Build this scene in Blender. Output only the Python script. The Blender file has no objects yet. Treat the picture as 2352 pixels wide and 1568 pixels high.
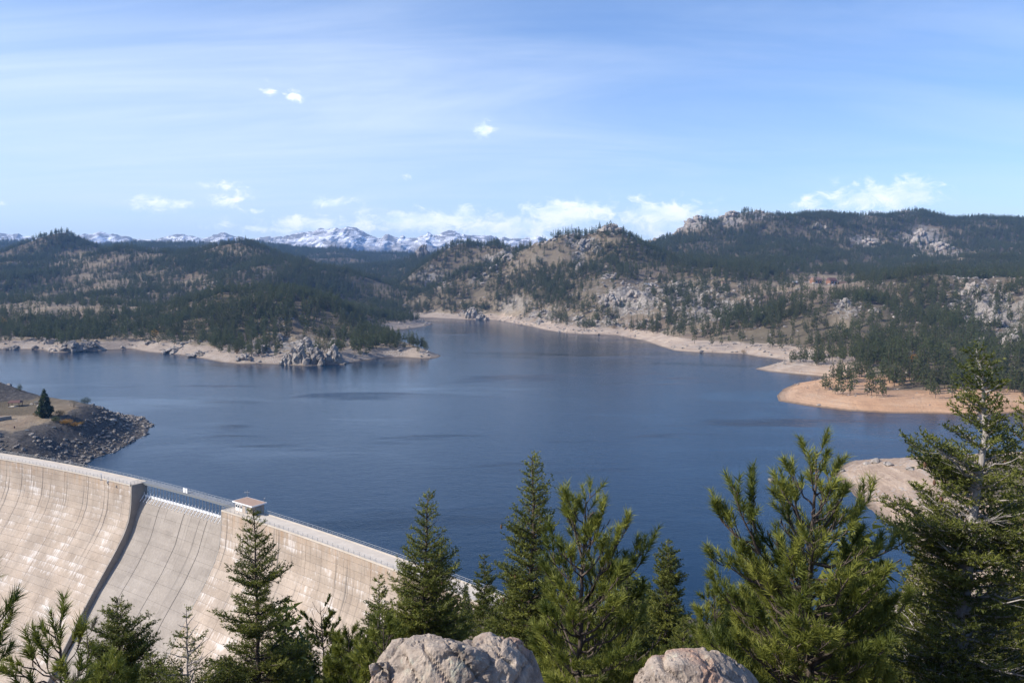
import bpy, bmesh, math, random
import numpy as np
from mathutils import Vector, Matrix
from mathutils.bvhtree import BVHTree

random.seed(7)
RNG = np.random.default_rng(11)
SC = bpy.context.scene
COL = SC.collection

# ------------------------------------------------------------------ camera, sky, sun, exposure
F, CX, CY = 1801.0, 1176.0, 784.0            # focal length and centre in photo pixels (2352 px wide view)
HOR = 630.0
PITCH = math.atan((CY - HOR) / F)
CAMZ = 93.0
cam = bpy.data.objects.new('camera', bpy.data.cameras.new('camera'))
COL.objects.link(cam)
cam.location = (0, 0, CAMZ)
cam.rotation_euler = (math.radians(90) - PITCH, 0, 0)
cam.data.sensor_width = 36.0
cam.data.lens = 36.0 * F / 2352.0
cam.data.clip_start = 0.2
cam.data.clip_end = 90000.0
SC.camera = cam

SUN_EL = math.radians(36.0)
SUN_XY = Vector((-0.975, -0.21)).normalized()
to_sun = Vector((SUN_XY.x * math.cos(SUN_EL), SUN_XY.y * math.cos(SUN_EL), math.sin(SUN_EL)))
sun = bpy.data.objects.new('sun', bpy.data.lights.new('sun', 'SUN'))
COL.objects.link(sun)
sun.location = (0, 0, 600)
sun.rotation_euler = to_sun.to_track_quat('Z', 'Y').to_euler()
sun.data.energy = 5.0
sun.data.angle = math.radians(0.53)
sun.data.color = (1.0, 0.94, 0.85)

SC.view_settings.view_transform = 'Standard'
SC.view_settings.look = 'None'
SC.view_settings.exposure = 0.46
SC.view_settings.gamma = 1.0
SC.view_settings.use_curve_mapping = False
SC.cycles.use_denoising = True
try:
    SC.cycles.denoiser = 'OPENIMAGEDENOISE'
except Exception:
    pass
SC.cycles.max_bounces = 6
SC.cycles.diffuse_bounces = 2
SC.cycles.glossy_bounces = 3
SC.cycles.transmission_bounces = 3
SC.cycles.volume_bounces = 0
SC.cycles.transparent_max_bounces = 4
SC.cycles.sample_clamp_indirect = 6.0


class NT:
    """short helper round a node tree"""
    def __init__(s, tree):
        s.t = tree; s.N = tree.nodes; s.L = tree.links
    def n(s, typ, **kw):
        nd = s.N.new(typ)
        for k, v in kw.items():
            setattr(nd, k, v)
        return nd
    def link(s, a, b):
        s.L.new(a, b)
    def put(s, sock, v):
        if isinstance(v, bpy.types.NodeSocket):
            s.L.new(v, sock)
        elif v is not None:
            if isinstance(v, (tuple, list)) and len(v) == 3 and sock.type == 'RGBA':
                v = tuple(v) + (1.0,)
            sock.default_value = v
    def math(s, op, a, b=None, c=None, clamp=False):
        nd = s.n('ShaderNodeMath', operation=op, use_clamp=clamp)
        for i, v in enumerate((a, b, c)):
            if v is not None: s.put(nd.inputs[i], v)
        return nd.outputs[0]
    def vmath(s, op, a, b=None):
        nd = s.n('ShaderNodeVectorMath', operation=op)
        s.put(nd.inputs[0], a)
        if b is not None: s.put(nd.inputs[1], b)
        return nd.outputs[0] if op not in ('DOT_PRODUCT', 'LENGTH') else nd.outputs['Value']
    def noise(s, vec, scale, detail=4.0, rough=0.55, dist=0.0, out='Fac'):
        nd = s.n('ShaderNodeTexNoise')
        s.put(nd.inputs['Vector'], vec); nd.inputs['Scale'].default_value = scale
        nd.inputs['Detail'].default_value = detail; nd.inputs['Roughness'].default_value = rough
        nd.inputs['Distortion'].default_value = dist
        return nd.outputs[out]
    def voro(s, vec, scale, feature='F1', out='Distance', rand=1.0):
        nd = s.n('ShaderNodeTexVoronoi', feature=feature)
        s.put(nd.inputs['Vector'], vec); nd.inputs['Scale'].default_value = scale
        nd.inputs['Randomness'].default_value = rand
        return nd.outputs[out]
    def ramp(s, fac, stops, interp='LINEAR'):
        nd = s.n('ShaderNodeValToRGB'); nd.color_ramp.interpolation = interp
        cr = nd.color_ramp
        while len(cr.elements) < len(stops): cr.elements.new(0.5)
        for e, (p, c) in zip(cr.elements, stops):
            e.position = p
            e.color = tuple(c) + (1,) if isinstance(c, (tuple, list)) else (c, c, c, 1)
        s.put(nd.inputs[0], fac)
        return nd.outputs[0]
    def step(s, v, a, b):
        nd = s.n('ShaderNodeMapRange', interpolation_type='SMOOTHSTEP')
        s.put(nd.inputs[0], v); nd.inputs[1].default_value = a; nd.inputs[2].default_value = b
        return nd.outputs[0]
    def mix(s, fac, a, b, blend='MIX'):
        nd = s.n('ShaderNodeMix', data_type='RGBA', blend_type=blend)
        s.put(nd.inputs[0], fac); s.put(nd.inputs[6], a); s.put(nd.inputs[7], b)
        return nd.outputs[2]
    def mapping(s, vec, scale=(1, 1, 1), rot=(0, 0, 0), loc=(0, 0, 0)):
        nd = s.n('ShaderNodeMapping')
        s.put(nd.inputs[0], vec)
        nd.inputs['Scale'].default_value = scale; nd.inputs['Rotation'].default_value = rot
        nd.inputs['Location'].default_value = loc
        return nd.outputs[0]
    def attr(s, name, out='Fac'):
        return s.n('ShaderNodeAttribute', attribute_name=name).outputs[out]
    def bump(s, h, strength=0.5, dist=0.1, normal=None):
        nd = s.n('ShaderNodeBump')
        nd.inputs['Strength'].default_value = strength; nd.inputs['Distance'].default_value = dist
        s.put(nd.inputs['Height'], h)
        if normal is not None: s.link(normal, nd.inputs['Normal'])
        return nd.outputs[0]
    def bsdf(s, color, rough=0.85, normal=None, spec=0.3, **kw):
        b = s.n('ShaderNodeBsdfPrincipled')
        s.put(b.inputs['Base Color'], color); s.put(b.inputs['Roughness'], rough)
        s.put(b.inputs['Specular IOR Level'], spec)
        if normal is not None: s.link(normal, b.inputs['Normal'])
        for k, v in kw.items(): s.put(b.inputs[k.replace('_', ' ')], v)
        o = s.n('ShaderNodeOutputMaterial')
        s.link(b.outputs[0], o.inputs[0])
        return b


# world: Nishita daylight with thin cirrus and small cumulus
world = bpy.data.worlds.new('World'); SC.world = world; world.use_nodes = True
w = NT(world.node_tree); w.N.clear()
sky = w.n('ShaderNodeTexSky', sky_type='NISHITA')
sky.sun_disc = False
sky.sun_elevation = SUN_EL
sky.sun_rotation = math.atan2(to_sun.x, to_sun.y)
sky.altitude = 1000.0
sky.air_density = 1.0; sky.dust_density = 1.2; sky.ozone_density = 1.0
bg = w.n('ShaderNodeBackground'); bg.inputs['Strength'].default_value = 0.13
hs = w.n('ShaderNodeHueSaturation'); hs.inputs['Saturation'].default_value = 1.24; w.link(sky.outputs[0], hs.inputs['Color'])
SKYCOL = w.mix(1.0, hs.outputs[0], (0.98, 0.98, 1.15), 'MULTIPLY')
w.link(SKYCOL, bg.inputs['Color'])
geo = w.n('ShaderNodeTexCoord'); sep = w.n('ShaderNodeSeparateXYZ'); w.link(geo.outputs['Generated'], sep.inputs[0])
dx, dy, dz = sep.outputs
zc = w.math('ADD', w.math('MAXIMUM', dz, 0.0), 0.16)
comb = w.n('ShaderNodeCombineXYZ')
w.link(w.math('DIVIDE', dx, zc), comb.inputs[0]); w.link(w.math('DIVIDE', dy, zc), comb.inputs[1])
cv = w.mapping(comb.outputs[0], scale=(0.55, 1.7, 1), rot=(0, 0, math.radians(24)))
c1 = w.noise(cv, 0.9, 8, 0.6, 0.9)
c2 = w.noise(w.mapping(comb.outputs[0], scale=(0.16, 0.3, 1), loc=(3.2, 1.0, 0)), 1.0, 3, 0.5)
veil = w.math('MULTIPLY', w.step(c1, 0.32, 0.85), w.step(c2, 0.30, 0.62))
fine = w.noise(w.mapping(comb.outputs[0], scale=(0.9, 7, 1), rot=(0, 0, math.radians(20))), 1.3, 6, 0.65, 0.4)
veil = w.math('MULTIPLY', veil, w.math('ADD', 0.55, w.math('MULTIPLY', fine, 0.8)))
horiz = w.math('SUBTRACT', 1.0, w.step(dz, 0.0, 0.36))
CIR = (veil, fine, horiz, c1)
# a broad sheet of cirrus to the south-west
# cumulus: soft bodies in (azimuth, elevation), broken up by noise
az = w.math('ARCTAN2', dx, dy); el = w.math('ARCSINE', dz)
ae = w.n('ShaderNodeCombineXYZ'); w.link(az, ae.inputs[0]); w.link(el, ae.inputs[1])
cn = w.noise(w.mapping(ae.outputs[0], scale=(1, 1.5, 1)), 46, 9, 0.66, 0.5)


def blob(u, v, ru, rv, k=1.0):
    a0 = math.atan2((u - CX) / F, 1.0); e0 = (HOR - v) / F * 0.98
    p = w.math('DIVIDE', w.math('SUBTRACT', az, a0), ru / F); q = w.math('DIVIDE', w.math('SUBTRACT', el, e0), rv / F)
    r2 = w.math('ADD', w.math('MULTIPLY', p, p), w.math('MULTIPLY', q, q))
    return w.math('MULTIPLY', w.math('EXPONENT', w.math('MULTIPLY', r2, -1.0)), k)


blobs = [(385, 484, 70, 18, .9), (530, 442, 46, 14, .75), (535, 468, 46, 18, .9), (590, 490, 36, 10, .8), (350, 470, 40, 10, .75), (640, 530, 120, 12, .8),
         (765, 468, 52, 13, .95), (628, 238, 26, 14, .68), (690, 246, 32, 15, .78), (1113, 302, 32, 20, .72), (625, 222, 10, 14, .6), (990, 382, 20, 9, .55),
         (945, 405, 20, 14, .45), (1070, 486, 34, 16, 1), (720, 518, 130, 20, 1.0), (1000, 508, 180, 28, 1.15),
         (1300, 490, 110, 32, 1.3), (1180, 522, 210, 32, 1.1), (1515, 495, 105, 36, 1.2), (1540, 525, 120, 30, 1.0), (2080, 460, 62, 28, 1.1),
         (2000, 470, 110, 34, 1.05), (1850, 482, 50, 18, .95), (12, 494, 18, 7, .8), (520, 525, 60, 10, .6), (860, 525, 50, 14, .9)]
sheet = blob(350, 340, 950, 280, 0.66)
sheet = w.math('MULTIPLY', sheet, w.math('ADD', 0.42, w.math('ADD', w.math('MULTIPLY', w.step(CIR[3], 0.25, 0.80), 0.5), w.math('MULTIPLY', CIR[1], 0.3))))
cirrus = w.math('ADD', sheet, w.math('ADD', w.math('MULTIPLY', CIR[0], 0.34), w.math('MULTIPLY', CIR[2], 0.14)), clamp=True)
acc = None
for b in blobs:
    bb = blob(*b); acc = bb if acc is None else w.math('MAXIMUM', acc, bb)
# the same kind of low cumulus elsewhere round the horizon
band = w.math('MULTIPLY', w.step(el, 0.015, 0.05), w.math('SUBTRACT', 1.0, w.step(el, 0.06, 0.11)))
away = w.step(w.math('ABSOLUTE', az), 0.62, 0.72)
wide = w.math('MULTIPLY', w.math('MULTIPLY', band, away), w.step(w.noise(w.mapping(ae.outputs[0], scale=(1, 1.5, 1)), 7, 2), 0.48, 0.62))
acc = w.math('MAXIMUM', acc, wide)
cum = w.step(w.math('ADD', acc, w.math('MULTIPLY', w.math('SUBTRACT', cn, 0.5), 2.9)), 0.28, 1.12)
cum = w.math('MULTIPLY', cum, w.step(acc, 0.03, 0.3))
shade = w.step(w.noise(w.mapping(ae.outputs[0], scale=(1, 2.2, 1), loc=(0.012, 0.010, 0)), 26, 4, 0.5), 0.30, 0.62)
cumcol = w.mix(shade, (0.60, 0.70, 0.86), (0.88, 0.88, 0.90))
bgc = w.n('ShaderNodeBackground'); bgc.inputs['Color'].default_value = (0.73, 0.83, 0.97, 1); bgc.inputs['Strength'].default_value = 0.92
bgk = w.n('ShaderNodeBackground'); w.link(cumcol, bgk.inputs['Color']); bgk.inputs['Strength'].default_value = 1.2
m1 = w.n('ShaderNodeMixShader'); w.link(cirrus, m1.inputs[0]); w.link(bg.outputs[0], m1.inputs[1]); w.link(bgc.outputs[0], m1.inputs[2])
m2 = w.n('ShaderNodeMixShader'); w.link(w.math('MULTIPLY', cum, 0.9), m2.inputs[0]); w.link(m1.outputs[0], m2.inputs[1]); w.link(bgk.outputs[0], m2.inputs[2])
wo = w.n('ShaderNodeOutputWorld'); w.link(m2.outputs[0], wo.inputs[0])

# ------------------------------------------------------------------ photo <-> place
SP, CP = math.sin(PITCH), math.cos(PITCH)


def ray(u, v):
    a = (u - CX) / F; b = (CY - v) / F
    return np.array([a, CP + b * SP, -SP + b * CP])


def at_z(u, v, z=0.0):
    r = ray(u, v); t = (z - CAMZ) / r[2]
    return r * t + np.array([0, 0, CAMZ])


def at_y(u, v, y):
    r = ray(u, v); t = y / r[1]
    return r * t + np.array([0, 0, CAMZ])


def project(P):
    P = np.asarray(P, float)
    x = P[..., 0]; y = P[..., 1]; z = P[..., 2] - CAMZ
    f = y * CP - z * SP; up = y * SP + z * CP
    f = np.where(f > 0.01, f, 0.01)
    return CX + F * x / f, CY - F * up / f


# ------------------------------------------------------------------ object helpers
def tag(o, label=None, cat=None, group=None, kind=None):
    if label: o['label'] = label
    if cat: o['category'] = cat
    if group: o['group'] = group
    if kind: o['kind'] = kind
    return o


def empty(name, loc=(0, 0, 0), rz=0.0):
    o = bpy.data.objects.new(name, None); COL.objects.link(o)
    o.location = loc; o.rotation_euler = (0, 0, rz); o.empty_display_size = 0.5
    return o


def mesh_np(name, V, faces, mat=None, smooth=False, attrs=None):
    """faces: int array (n,3) or (n,4), or list of such arrays"""
    me = bpy.data.meshes.new(name)
    V = np.ascontiguousarray(V, dtype=np.float32)
    if not isinstance(faces, list): faces = [faces]
    faces = [np.asarray(f, dtype=np.int32) for f in faces if len(f)]
    loops = np.concatenate([f.ravel() for f in faces])
    tot = np.concatenate([np.full(len(f), f.shape[1], np.int32) for f in faces])
    start = np.concatenate([[0], np.cumsum(tot)[:-1]]).astype(np.int32)
    me.vertices.add(len(V)); me.vertices.foreach_set('co', V.ravel())
    me.loops.add(len(loops)); me.loops.foreach_set('vertex_index', loops)
    me.polygons.add(len(tot)); me.polygons.foreach_set('loop_start', start); me.polygons.foreach_set('loop_total', tot)
    me.update(calc_edges=True)
    me.polygons.foreach_set('use_smooth', np.full(len(tot), bool(smooth)))
    if attrs:
        for k, a in attrs.items():
            a = np.ascontiguousarray(a, dtype=np.float32)
            if a.ndim == 1:
                me.attributes.new(k, 'FLOAT', 'POINT').data.foreach_set('value', a)
            else:
                me.attributes.new(k, 'FLOAT_VECTOR', 'POINT').data.foreach_set('vector', a.ravel())
    if mat: me.materials.append(mat)
    return me


def obj(name, me, parent=None, loc=None):
    o = bpy.data.objects.new(name, me); COL.objects.link(o)
    if parent: o.parent = parent
    if loc is not None: o.location = loc
    return o


def copy_tree(o, parent=None):
    c = o.copy(); COL.objects.link(c); c.parent = parent
    for ch in o.children: copy_tree(ch, c)
    return c


class MB:
    """collects boxes, prisms and tubes into one mesh"""
    def __init__(s): s.V = []; s.F3 = []; s.F4 = []; s.n = 0
    def add(s, V, F4=(), F3=()):
        V = np.asarray(V, float)
        s.V.append(V)
        if len(F4): s.F4.append(np.asarray(F4, int) + s.n)
        if len(F3): s.F3.append(np.asarray(F3, int) + s.n)
        s.n += len(V)
    def hexa(s, P):
        """P: 8 points, bottom 0-3 then top 4-7"""
        s.add(P, [(3, 2, 1, 0), (4, 5, 6, 7), (0, 1, 5, 4), (1, 2, 6, 5), (2, 3, 7, 6), (3, 0, 4, 7)])
    def box(s, c, size, rz=0.0):
        c = np.array(c, float); h = np.array(size, float) / 2
        P = np.array([(-1, -1, -1), (1, -1, -1), (1, 1, -1), (-1, 1, -1), (-1, -1, 1), (1, -1, 1), (1, 1, 1), (-1, 1, 1)]) * h
        if rz:
            cc, ss = math.cos(rz), math.sin(rz)
            P = np.stack([P[:, 0] * cc - P[:, 1] * ss, P[:, 0] * ss + P[:, 1] * cc, P[:, 2]], 1)
        s.hexa(P + c)
    def tube(s, pts, rad, n=6, cap=True):
        pts = np.asarray(pts, float); rad = np.broadcast_to(np.asarray(rad, float), (len(pts),))
        d = np.gradient(pts, axis=0); d /= np.linalg.norm(d, axis=1, keepdims=True) + 1e-9
        ref = np.where(np.abs(d[:, 2:3]) > 0.9, np.array([[1., 0, 0]]), np.array([[0, 0, 1.]]))
        e1 = np.cross(d, ref); e1 /= np.linalg.norm(e1, axis=1, keepdims=True) + 1e-9
        e2 = np.cross(d, e1)
        a = np.arange(n) * 2 * np.pi / n
        V = pts[:, None] + rad[:, None, None] * (np.cos(a)[None, :, None] * e1[:, None] + np.sin(a)[None, :, None] * e2[:, None])
        m = len(pts); i = np.arange(m - 1)[:, None] * n; j = np.arange(n)[None]; k = (j + 1) % n
        Q = np.stack([i + j, i + k, i + n + k, i + n + j], -1).reshape(-1, 4)
        V = V.reshape(-1, 3); F3 = []
        if cap:
            V = np.vstack([V, pts[:1], pts[-1:]]); c0, c1 = m * n, m * n + 1
            F3 = [(c0, int(b), int(a_)) for a_, b in zip(range(n), [(q + 1) % n for q in range(n)])] + \
                 [(c1, (m - 1) * n + q, (m - 1) * n + (q + 1) % n) for q in range(n)]
        s.add(V, Q, F3)
    def mesh(s, name, mat=None, smooth=False):
        V = np.vstack(s.V); fs = []
        if s.F3: fs.append(np.vstack(s.F3))
        if s.F4: fs.append(np.vstack(s.F4))
        return mesh_np(name, V, fs, mat, smooth)
    def build(s, name, mat=None, parent=None, smooth=False, loc=None):
        return obj(name, s.mesh(name, mat, smooth), parent, loc)


# ------------------------------------------------------------------ numpy noise
def _hash(ix, iy, seed):
    h = (ix.astype(np.int64) * 374761393 + iy.astype(np.int64) * 668265263 + seed * 974634777) & 0xFFFFFFFF
    h = ((h ^ (h >> 13)) * 1274126177) & 0xFFFFFFFF
    return (h ^ (h >> 16)) & 0xFFFFFFFF


def gnoise(x, y, seed=0):
    ix = np.floor(x).astype(np.int64); iy = np.floor(y).astype(np.int64)
    fx = x - ix; fy = y - iy
    def g(i, j):
        a = _hash(ix + i, iy + j, seed) * (2 * np.pi / 4294967296.0)
        return np.cos(a) * (fx - i) + np.sin(a) * (fy - j)
    u = fx * fx * fx * (fx * (fx * 6 - 15) + 10); v = fy * fy * fy * (fy * (fy * 6 - 15) + 10)
    return ((g(0, 0) * (1 - u) + g(1, 0) * u) * (1 - v) + (g(0, 1) * (1 - u) + g(1, 1) * u) * v) * 1.5


def fbm(x, y, scale, octv=4, seed=0, gain=0.5):
    s = 0.0; a = 1.0; k = 1.0 / scale
    for o in range(octv):
        s = s + a * gnoise(x * k + 17.3 * o, y * k - 9.1 * o, seed + o); a *= gain; k *= 2.03
    return s


def ridged(x, y, scale, octv=4, seed=0):
    s = 0.0; a = 1.0; k = 1.0 / scale
    for o in range(octv):
        n = 1 - np.abs(gnoise(x * k + 5.7 * o, y * k + 3.3 * o, seed + o)) * 1.6
        s = s + a * n * n; a *= 0.5; k *= 2.1
    return s / 1.9


def noise3(P, seed=0):
    """cheap 3-D noise from three 2-D slices"""
    return (gnoise(P[:, 0] + 3.1, P[:, 1] - 1.7, seed) + gnoise(P[:, 1] + 7.9, P[:, 2] + 2.3, seed + 1) + gnoise(P[:, 2] - 4.4, P[:, 0] + 9.2, seed + 2)) / 1.6


def fbm3(P, scale, octv=4, seed=0, gain=0.5):
    s = 0.0; a = 1.0; k = 1.0 / scale
    for o in range(octv):
        s = s + a * noise3(P * k + 11.1 * o, seed + 3 * o); a *= gain; k *= 2.07
    return s


def sstep(x, a, b):
    t = np.clip((x - a) / (b - a), 0, 1); return t * t * (3 - 2 * t)


# ------------------------------------------------------------------ the dam's plan
DC = (-1.06910358e-03, -9.43524538e-01, 1.76178561e+02)   # downstream crest edge, y(x)
CREST = 14.0
DXL, DXR = -330.0, 16.0
SPX0, SPX1 = -143.5, -97.6


def dam_y(x): return DC[0] * x * x + DC[1] * x + DC[2]
def dam_m(x): return 2 * DC[0] * x + DC[1]


def dam_s(x, y):
    """signed distance from the downstream crest edge, positive downstream"""
    return (dam_y(x) - y) / np.sqrt(1 + dam_m(x) ** 2)


def dam_p(x, o, z):
    m = dam_m(x); q = math.hypot(1, m)
    return np.array([x + o * m / q, dam_y(x) - o / q, z])


FACE_Z = [14, 7.7, 1.7, -3.3, -9.1, -15.8, -22.7, -30.3, -37.1, -60, -95]
FACE_O = [0, 0.4, 1.3, 3.4, 7.1, 12.0, 17.1, 22.2, 26.6, 41.5, 64.5]
def face_o(z): return float(np.interp(-z, [-a for a in FACE_Z], FACE_O))


# ------------------------------------------------------------------ lake outline (waterline of the photograph laid on z = 0)
def Wp(u, v): p = at_z(u, v, 0.0); return (p[0], p[1])


LAKE = [tuple(dam_p(x, -3.6, 0)[:2]) for x in (10, -20, -50, -80, -110, -140, -170, -192)]
LAKE += [Wp(201, 1056), Wp(258, 1038), Wp(284, 1025), Wp(335, 997), Wp(341, 985), Wp(347, 975), Wp(334, 962), (-250, 512), (-272, 522), (-300, 528), (-345, 556), (-430, 600), (-700, 640), (-1150, 700), (-1200, 960), (-800, 985)]
LAKE += [Wp(*q) for q in [(0, 802), (37, 802), (100, 803), (117, 810), (170, 808), (220, 805), (300, 801), (308, 802), (337, 808), (400, 813), (440, 818),
                          (475, 825), (510, 832), (551, 836), (600, 835), (645, 837), (702, 840), (740, 838), (794, 837), (820, 829), (850, 826), (885, 821), (925, 820), (963, 823),
                          (990, 823), (1006, 821), (1012, 816)]]
LAKE += [(-98, 935), (-118, 985), (-150, 1060), (-185, 1150), (-215, 1250)]
LAKE += [Wp(*q) for q in [(936, 755), (966, 751), (985, 747), (996, 743)]]
LAKE += [(-175, 1530), (-235, 1580), (-225, 1650)]
LAKE += [Wp(*q) for q in [(963, 729), (993, 730), (1050, 733), (1103, 735), (1138, 735), (1152, 738), (1215, 749), (1253, 758), (1299, 765), (1349, 768), (1417, 770), (1441, 776),
                          (1474, 781), (1513, 794), (1551, 806), (1608, 810), (1649, 811), (1709, 813), (1742, 820), (1760, 821), (1804, 828), (1777, 836), (1734, 847), (1763, 853),
                          (1811, 858), (1889, 865), (1897, 869), (1879, 873), (1831, 880), (1800, 893), (1785, 908), (1790, 921), (1852, 931), (1947, 943), (2032, 948), (2185, 951), (2260, 952), (2352, 947)]]
LAKE += [(420, 522), (470, 495), (420, 462), (330, 430), (260, 402), (205, 392), (170, 386)]
LAKE += [Wp(*q) for q in [(1909, 1082), (1945, 1118), (1985, 1158), (1999, 1168), (2060, 1215), (2114, 1268)]]
LAKE += [(112, 220), (66, 196), (24, 190)]
LAKE = np.array(LAKE)


def lake_d(x, y):
    """signed distance to the lake outline, negative on the water"""
    x = np.asarray(x, float); y = np.asarray(y, float)
    d2 = np.full(x.shape, 1e12); inside = np.zeros(x.shape, bool)
    A = LAKE; B = np.roll(LAKE, -1, 0)
    for (ax, ay), (bx, by) in zip(A, B):
        ex, ey = bx - ax, by - ay
        t = np.clip(((x - ax) * ex + (y - ay) * ey) / (ex * ex + ey * ey + 1e-9), 0, 1)
        d2 = np.minimum(d2, (x - ax - t * ex) ** 2 + (y - ay - t * ey) ** 2)
        c = ((ay > y) != (by > y))
        if by != ay:
            inside ^= c & (x < (bx - ax) * (y - ay) / (by - ay) + ax)
    d = np.sqrt(d2)
    return np.where(inside, -d, d)


# ------------------------------------------------------------------ hills: control points
CTRL = []
BARE = {147: 6, 110: 8, 510: 9, 545: 9, 1060: 8, 1390: 4, 1406: 2, 1428: 6, 1578: 4, 1605: 2, 1622: 4, 1671: 3, 1698: 3, 1736: 2, 1777: 4, 2059: 6, 2086: 2, 2117: 6, 190: 20, 235: 22, 340: 18, 400: 18, 1480: 20, 1520: 22, 1507: 24, 1529: 22, 1562: 16, 1655: 18, 1455: 18}
def ridge(pts, allow_=14.0, back=True, drop=0.72):
    for u, v, y in pts:
        allow = BARE.get(u, allow_) if y < 3100 else allow_
        p = at_y(u, v, y); CTRL.append((p[0], p[1], p[2] - allow))
        if back:
            k = 1.16; CTRL.append((p[0] * k, p[1] * k, (p[2] - allow) * drop))


def slope(pts, allow=0.0):
    for u, v, y in pts:
        p = at_y(u, v, y); CTRL.append((p[0], p[1], p[2] - allow))


# promontory across the lake
ridge([(930, 748, 1120), (880, 714, 1180), (800, 674, 1230), (700, 655, 1260), (600, 650, 1280), (500, 658, 1280), (430, 672, 1290), (350, 698, 1290)], 18, True, 0.6)
slope([(100, 715, 1300), (200, 712, 1320), (0, 712, 1300), (100, 698, 1650), (250, 695, 1600), (0, 696, 1650), (60, 762, 1090), (200, 765, 1080), (300, 750, 1120), (-150, 715, 1300), (-150, 690, 1700)])
slope([(250, 640, 2000), (420, 640, 1950), (150, 605, 2300), (50, 640, 2050), (-100, 620, 2200), (600, 625, 1850), (750, 650, 1800), (330, 600, 2200)], 4)
ridge([(-250, 580, 2600), (-100, 600, 2500), (0, 592, 2500), (75, 562, 2600), (110, 538, 2700), (147, 530, 2700), (190, 546, 2700), (235, 566, 2500), (290, 552, 2400), (340, 563, 2400), (400, 572, 2400),
       (450, 563, 2300), (510, 551, 2300), (545, 549, 2300), (600, 558, 2250), (650, 573, 2200), (700, 593, 2150), (760, 608, 2100), (830, 628, 2000), (900, 658, 1900)], 15)
slope([(940, 700, 1760), (920, 690, 1850)], 10)
ridge([(830, 614, 2800), (900, 602, 2900), (940, 590, 2950), (966, 576, 3000), (985, 585, 3000)], 13)
ridge([(940, 650, 2100), (955, 617, 2150), (980, 594, 2200), (1005, 574, 2250), (1030, 554, 2300), (1060, 548, 2300), (1100, 552, 2300), (1130, 554, 2250), (1165, 570, 2150)], 14)
ridge([(1000, 668, 1780), (1076, 606, 1830), (1138, 600, 1830), (1171, 573, 1850), (1212, 566, 1850), (1250, 552, 1850), (1280, 540, 1850), (1310, 533, 1850), (1362, 531, 1850), (1390, 524, 1850),
       (1406, 520, 1850), (1428, 527, 1850), (1455, 531, 1850), (1480, 542, 1870), (1520, 560, 1880)], 13, True, 0.86)
slope([(1050, 690, 1720), (1150, 690, 1600), (1100, 660, 1750), (1250, 640, 1650), (1350, 600, 1750), (1250, 700, 1480)], 9)
ridge([(1507, 545, 2500), (1529, 540, 2700), (1562, 536, 2700), (1578, 522, 2700), (1605, 503, 2700), (1622, 506, 2700), (1655, 510, 2750), (1671, 500, 2750), (1698, 490, 2750), (1736, 485, 2800), (1777, 484, 2800),
       (1794, 489, 2850), (1845, 495, 2900), (1913, 496, 3000), (1998, 498, 3000), (2059, 496, 2900), (2086, 489, 2900), (2117, 492, 2900), (2161, 500, 2950), (2253, 503, 3000), (2351, 507, 3000), (2500, 512, 3000), (2700, 515, 3000)], 12)
slope([(1500, 640, 1560), (1400, 668, 1450), (1300, 702, 1440), (1600, 642, 1540), (1700, 640, 1500), (1800, 640, 1500), (1870, 641, 1490), (1930, 642, 1490), (2000, 648, 1460), (2100, 645, 1420), (2240, 668, 1150), (2352, 655, 1120), (2200, 705, 1040),
       (2352, 735, 950), (2500, 690, 1000), (1400, 722, 1320), (1500, 715, 1260), (1600, 705, 1230), (1600, 765, 1060), (1700, 722, 1130), (1800, 735, 1040), (1800, 795, 930), (2000, 765, 890), (2000, 842, 690), (2120, 852, 660), (2200, 785, 840), (2250, 865, 645),
       (2352, 805, 770), (2352, 872, 630), (2500, 860, 650), (2500, 780, 800)])
slope([(1700, 612, 1900), (1900, 605, 2000), (2000, 565, 2400), (1800, 545, 2500), (2200, 565, 2400), (2100, 622, 1800), (2352, 602, 2000), (2352, 560, 2400), (1650, 572, 2300), (1550, 592, 2020), (2550, 600, 2000), (2220, 618, 1750)], 8)
# far ridges
ridge([(-150, 560, 4800), (0, 556, 4800), (60, 550, 4800), (120, 554, 4800), (250, 562, 4600), (350, 556, 4400), (420, 550, 4400), (475, 552, 4400), (530, 552, 4500), (580, 552, 5200), (620, 556, 5200), (660, 562, 5200), (720, 570, 5200),
       (800, 582, 5200), (870, 588, 5200), (930, 583, 5200), (1000, 580, 5200), (1150, 578, 5200), (1300, 575, 5200), (1500, 575, 5200), (1800, 575, 5200), (2200, 575, 5200), (2600, 575, 5200)], 27, True, 0.9)
slope([(700, 603, 3600), (820, 606, 3600), (450, 575, 3400), (200, 580, 3400), (950, 605, 3800)], 5)
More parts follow.
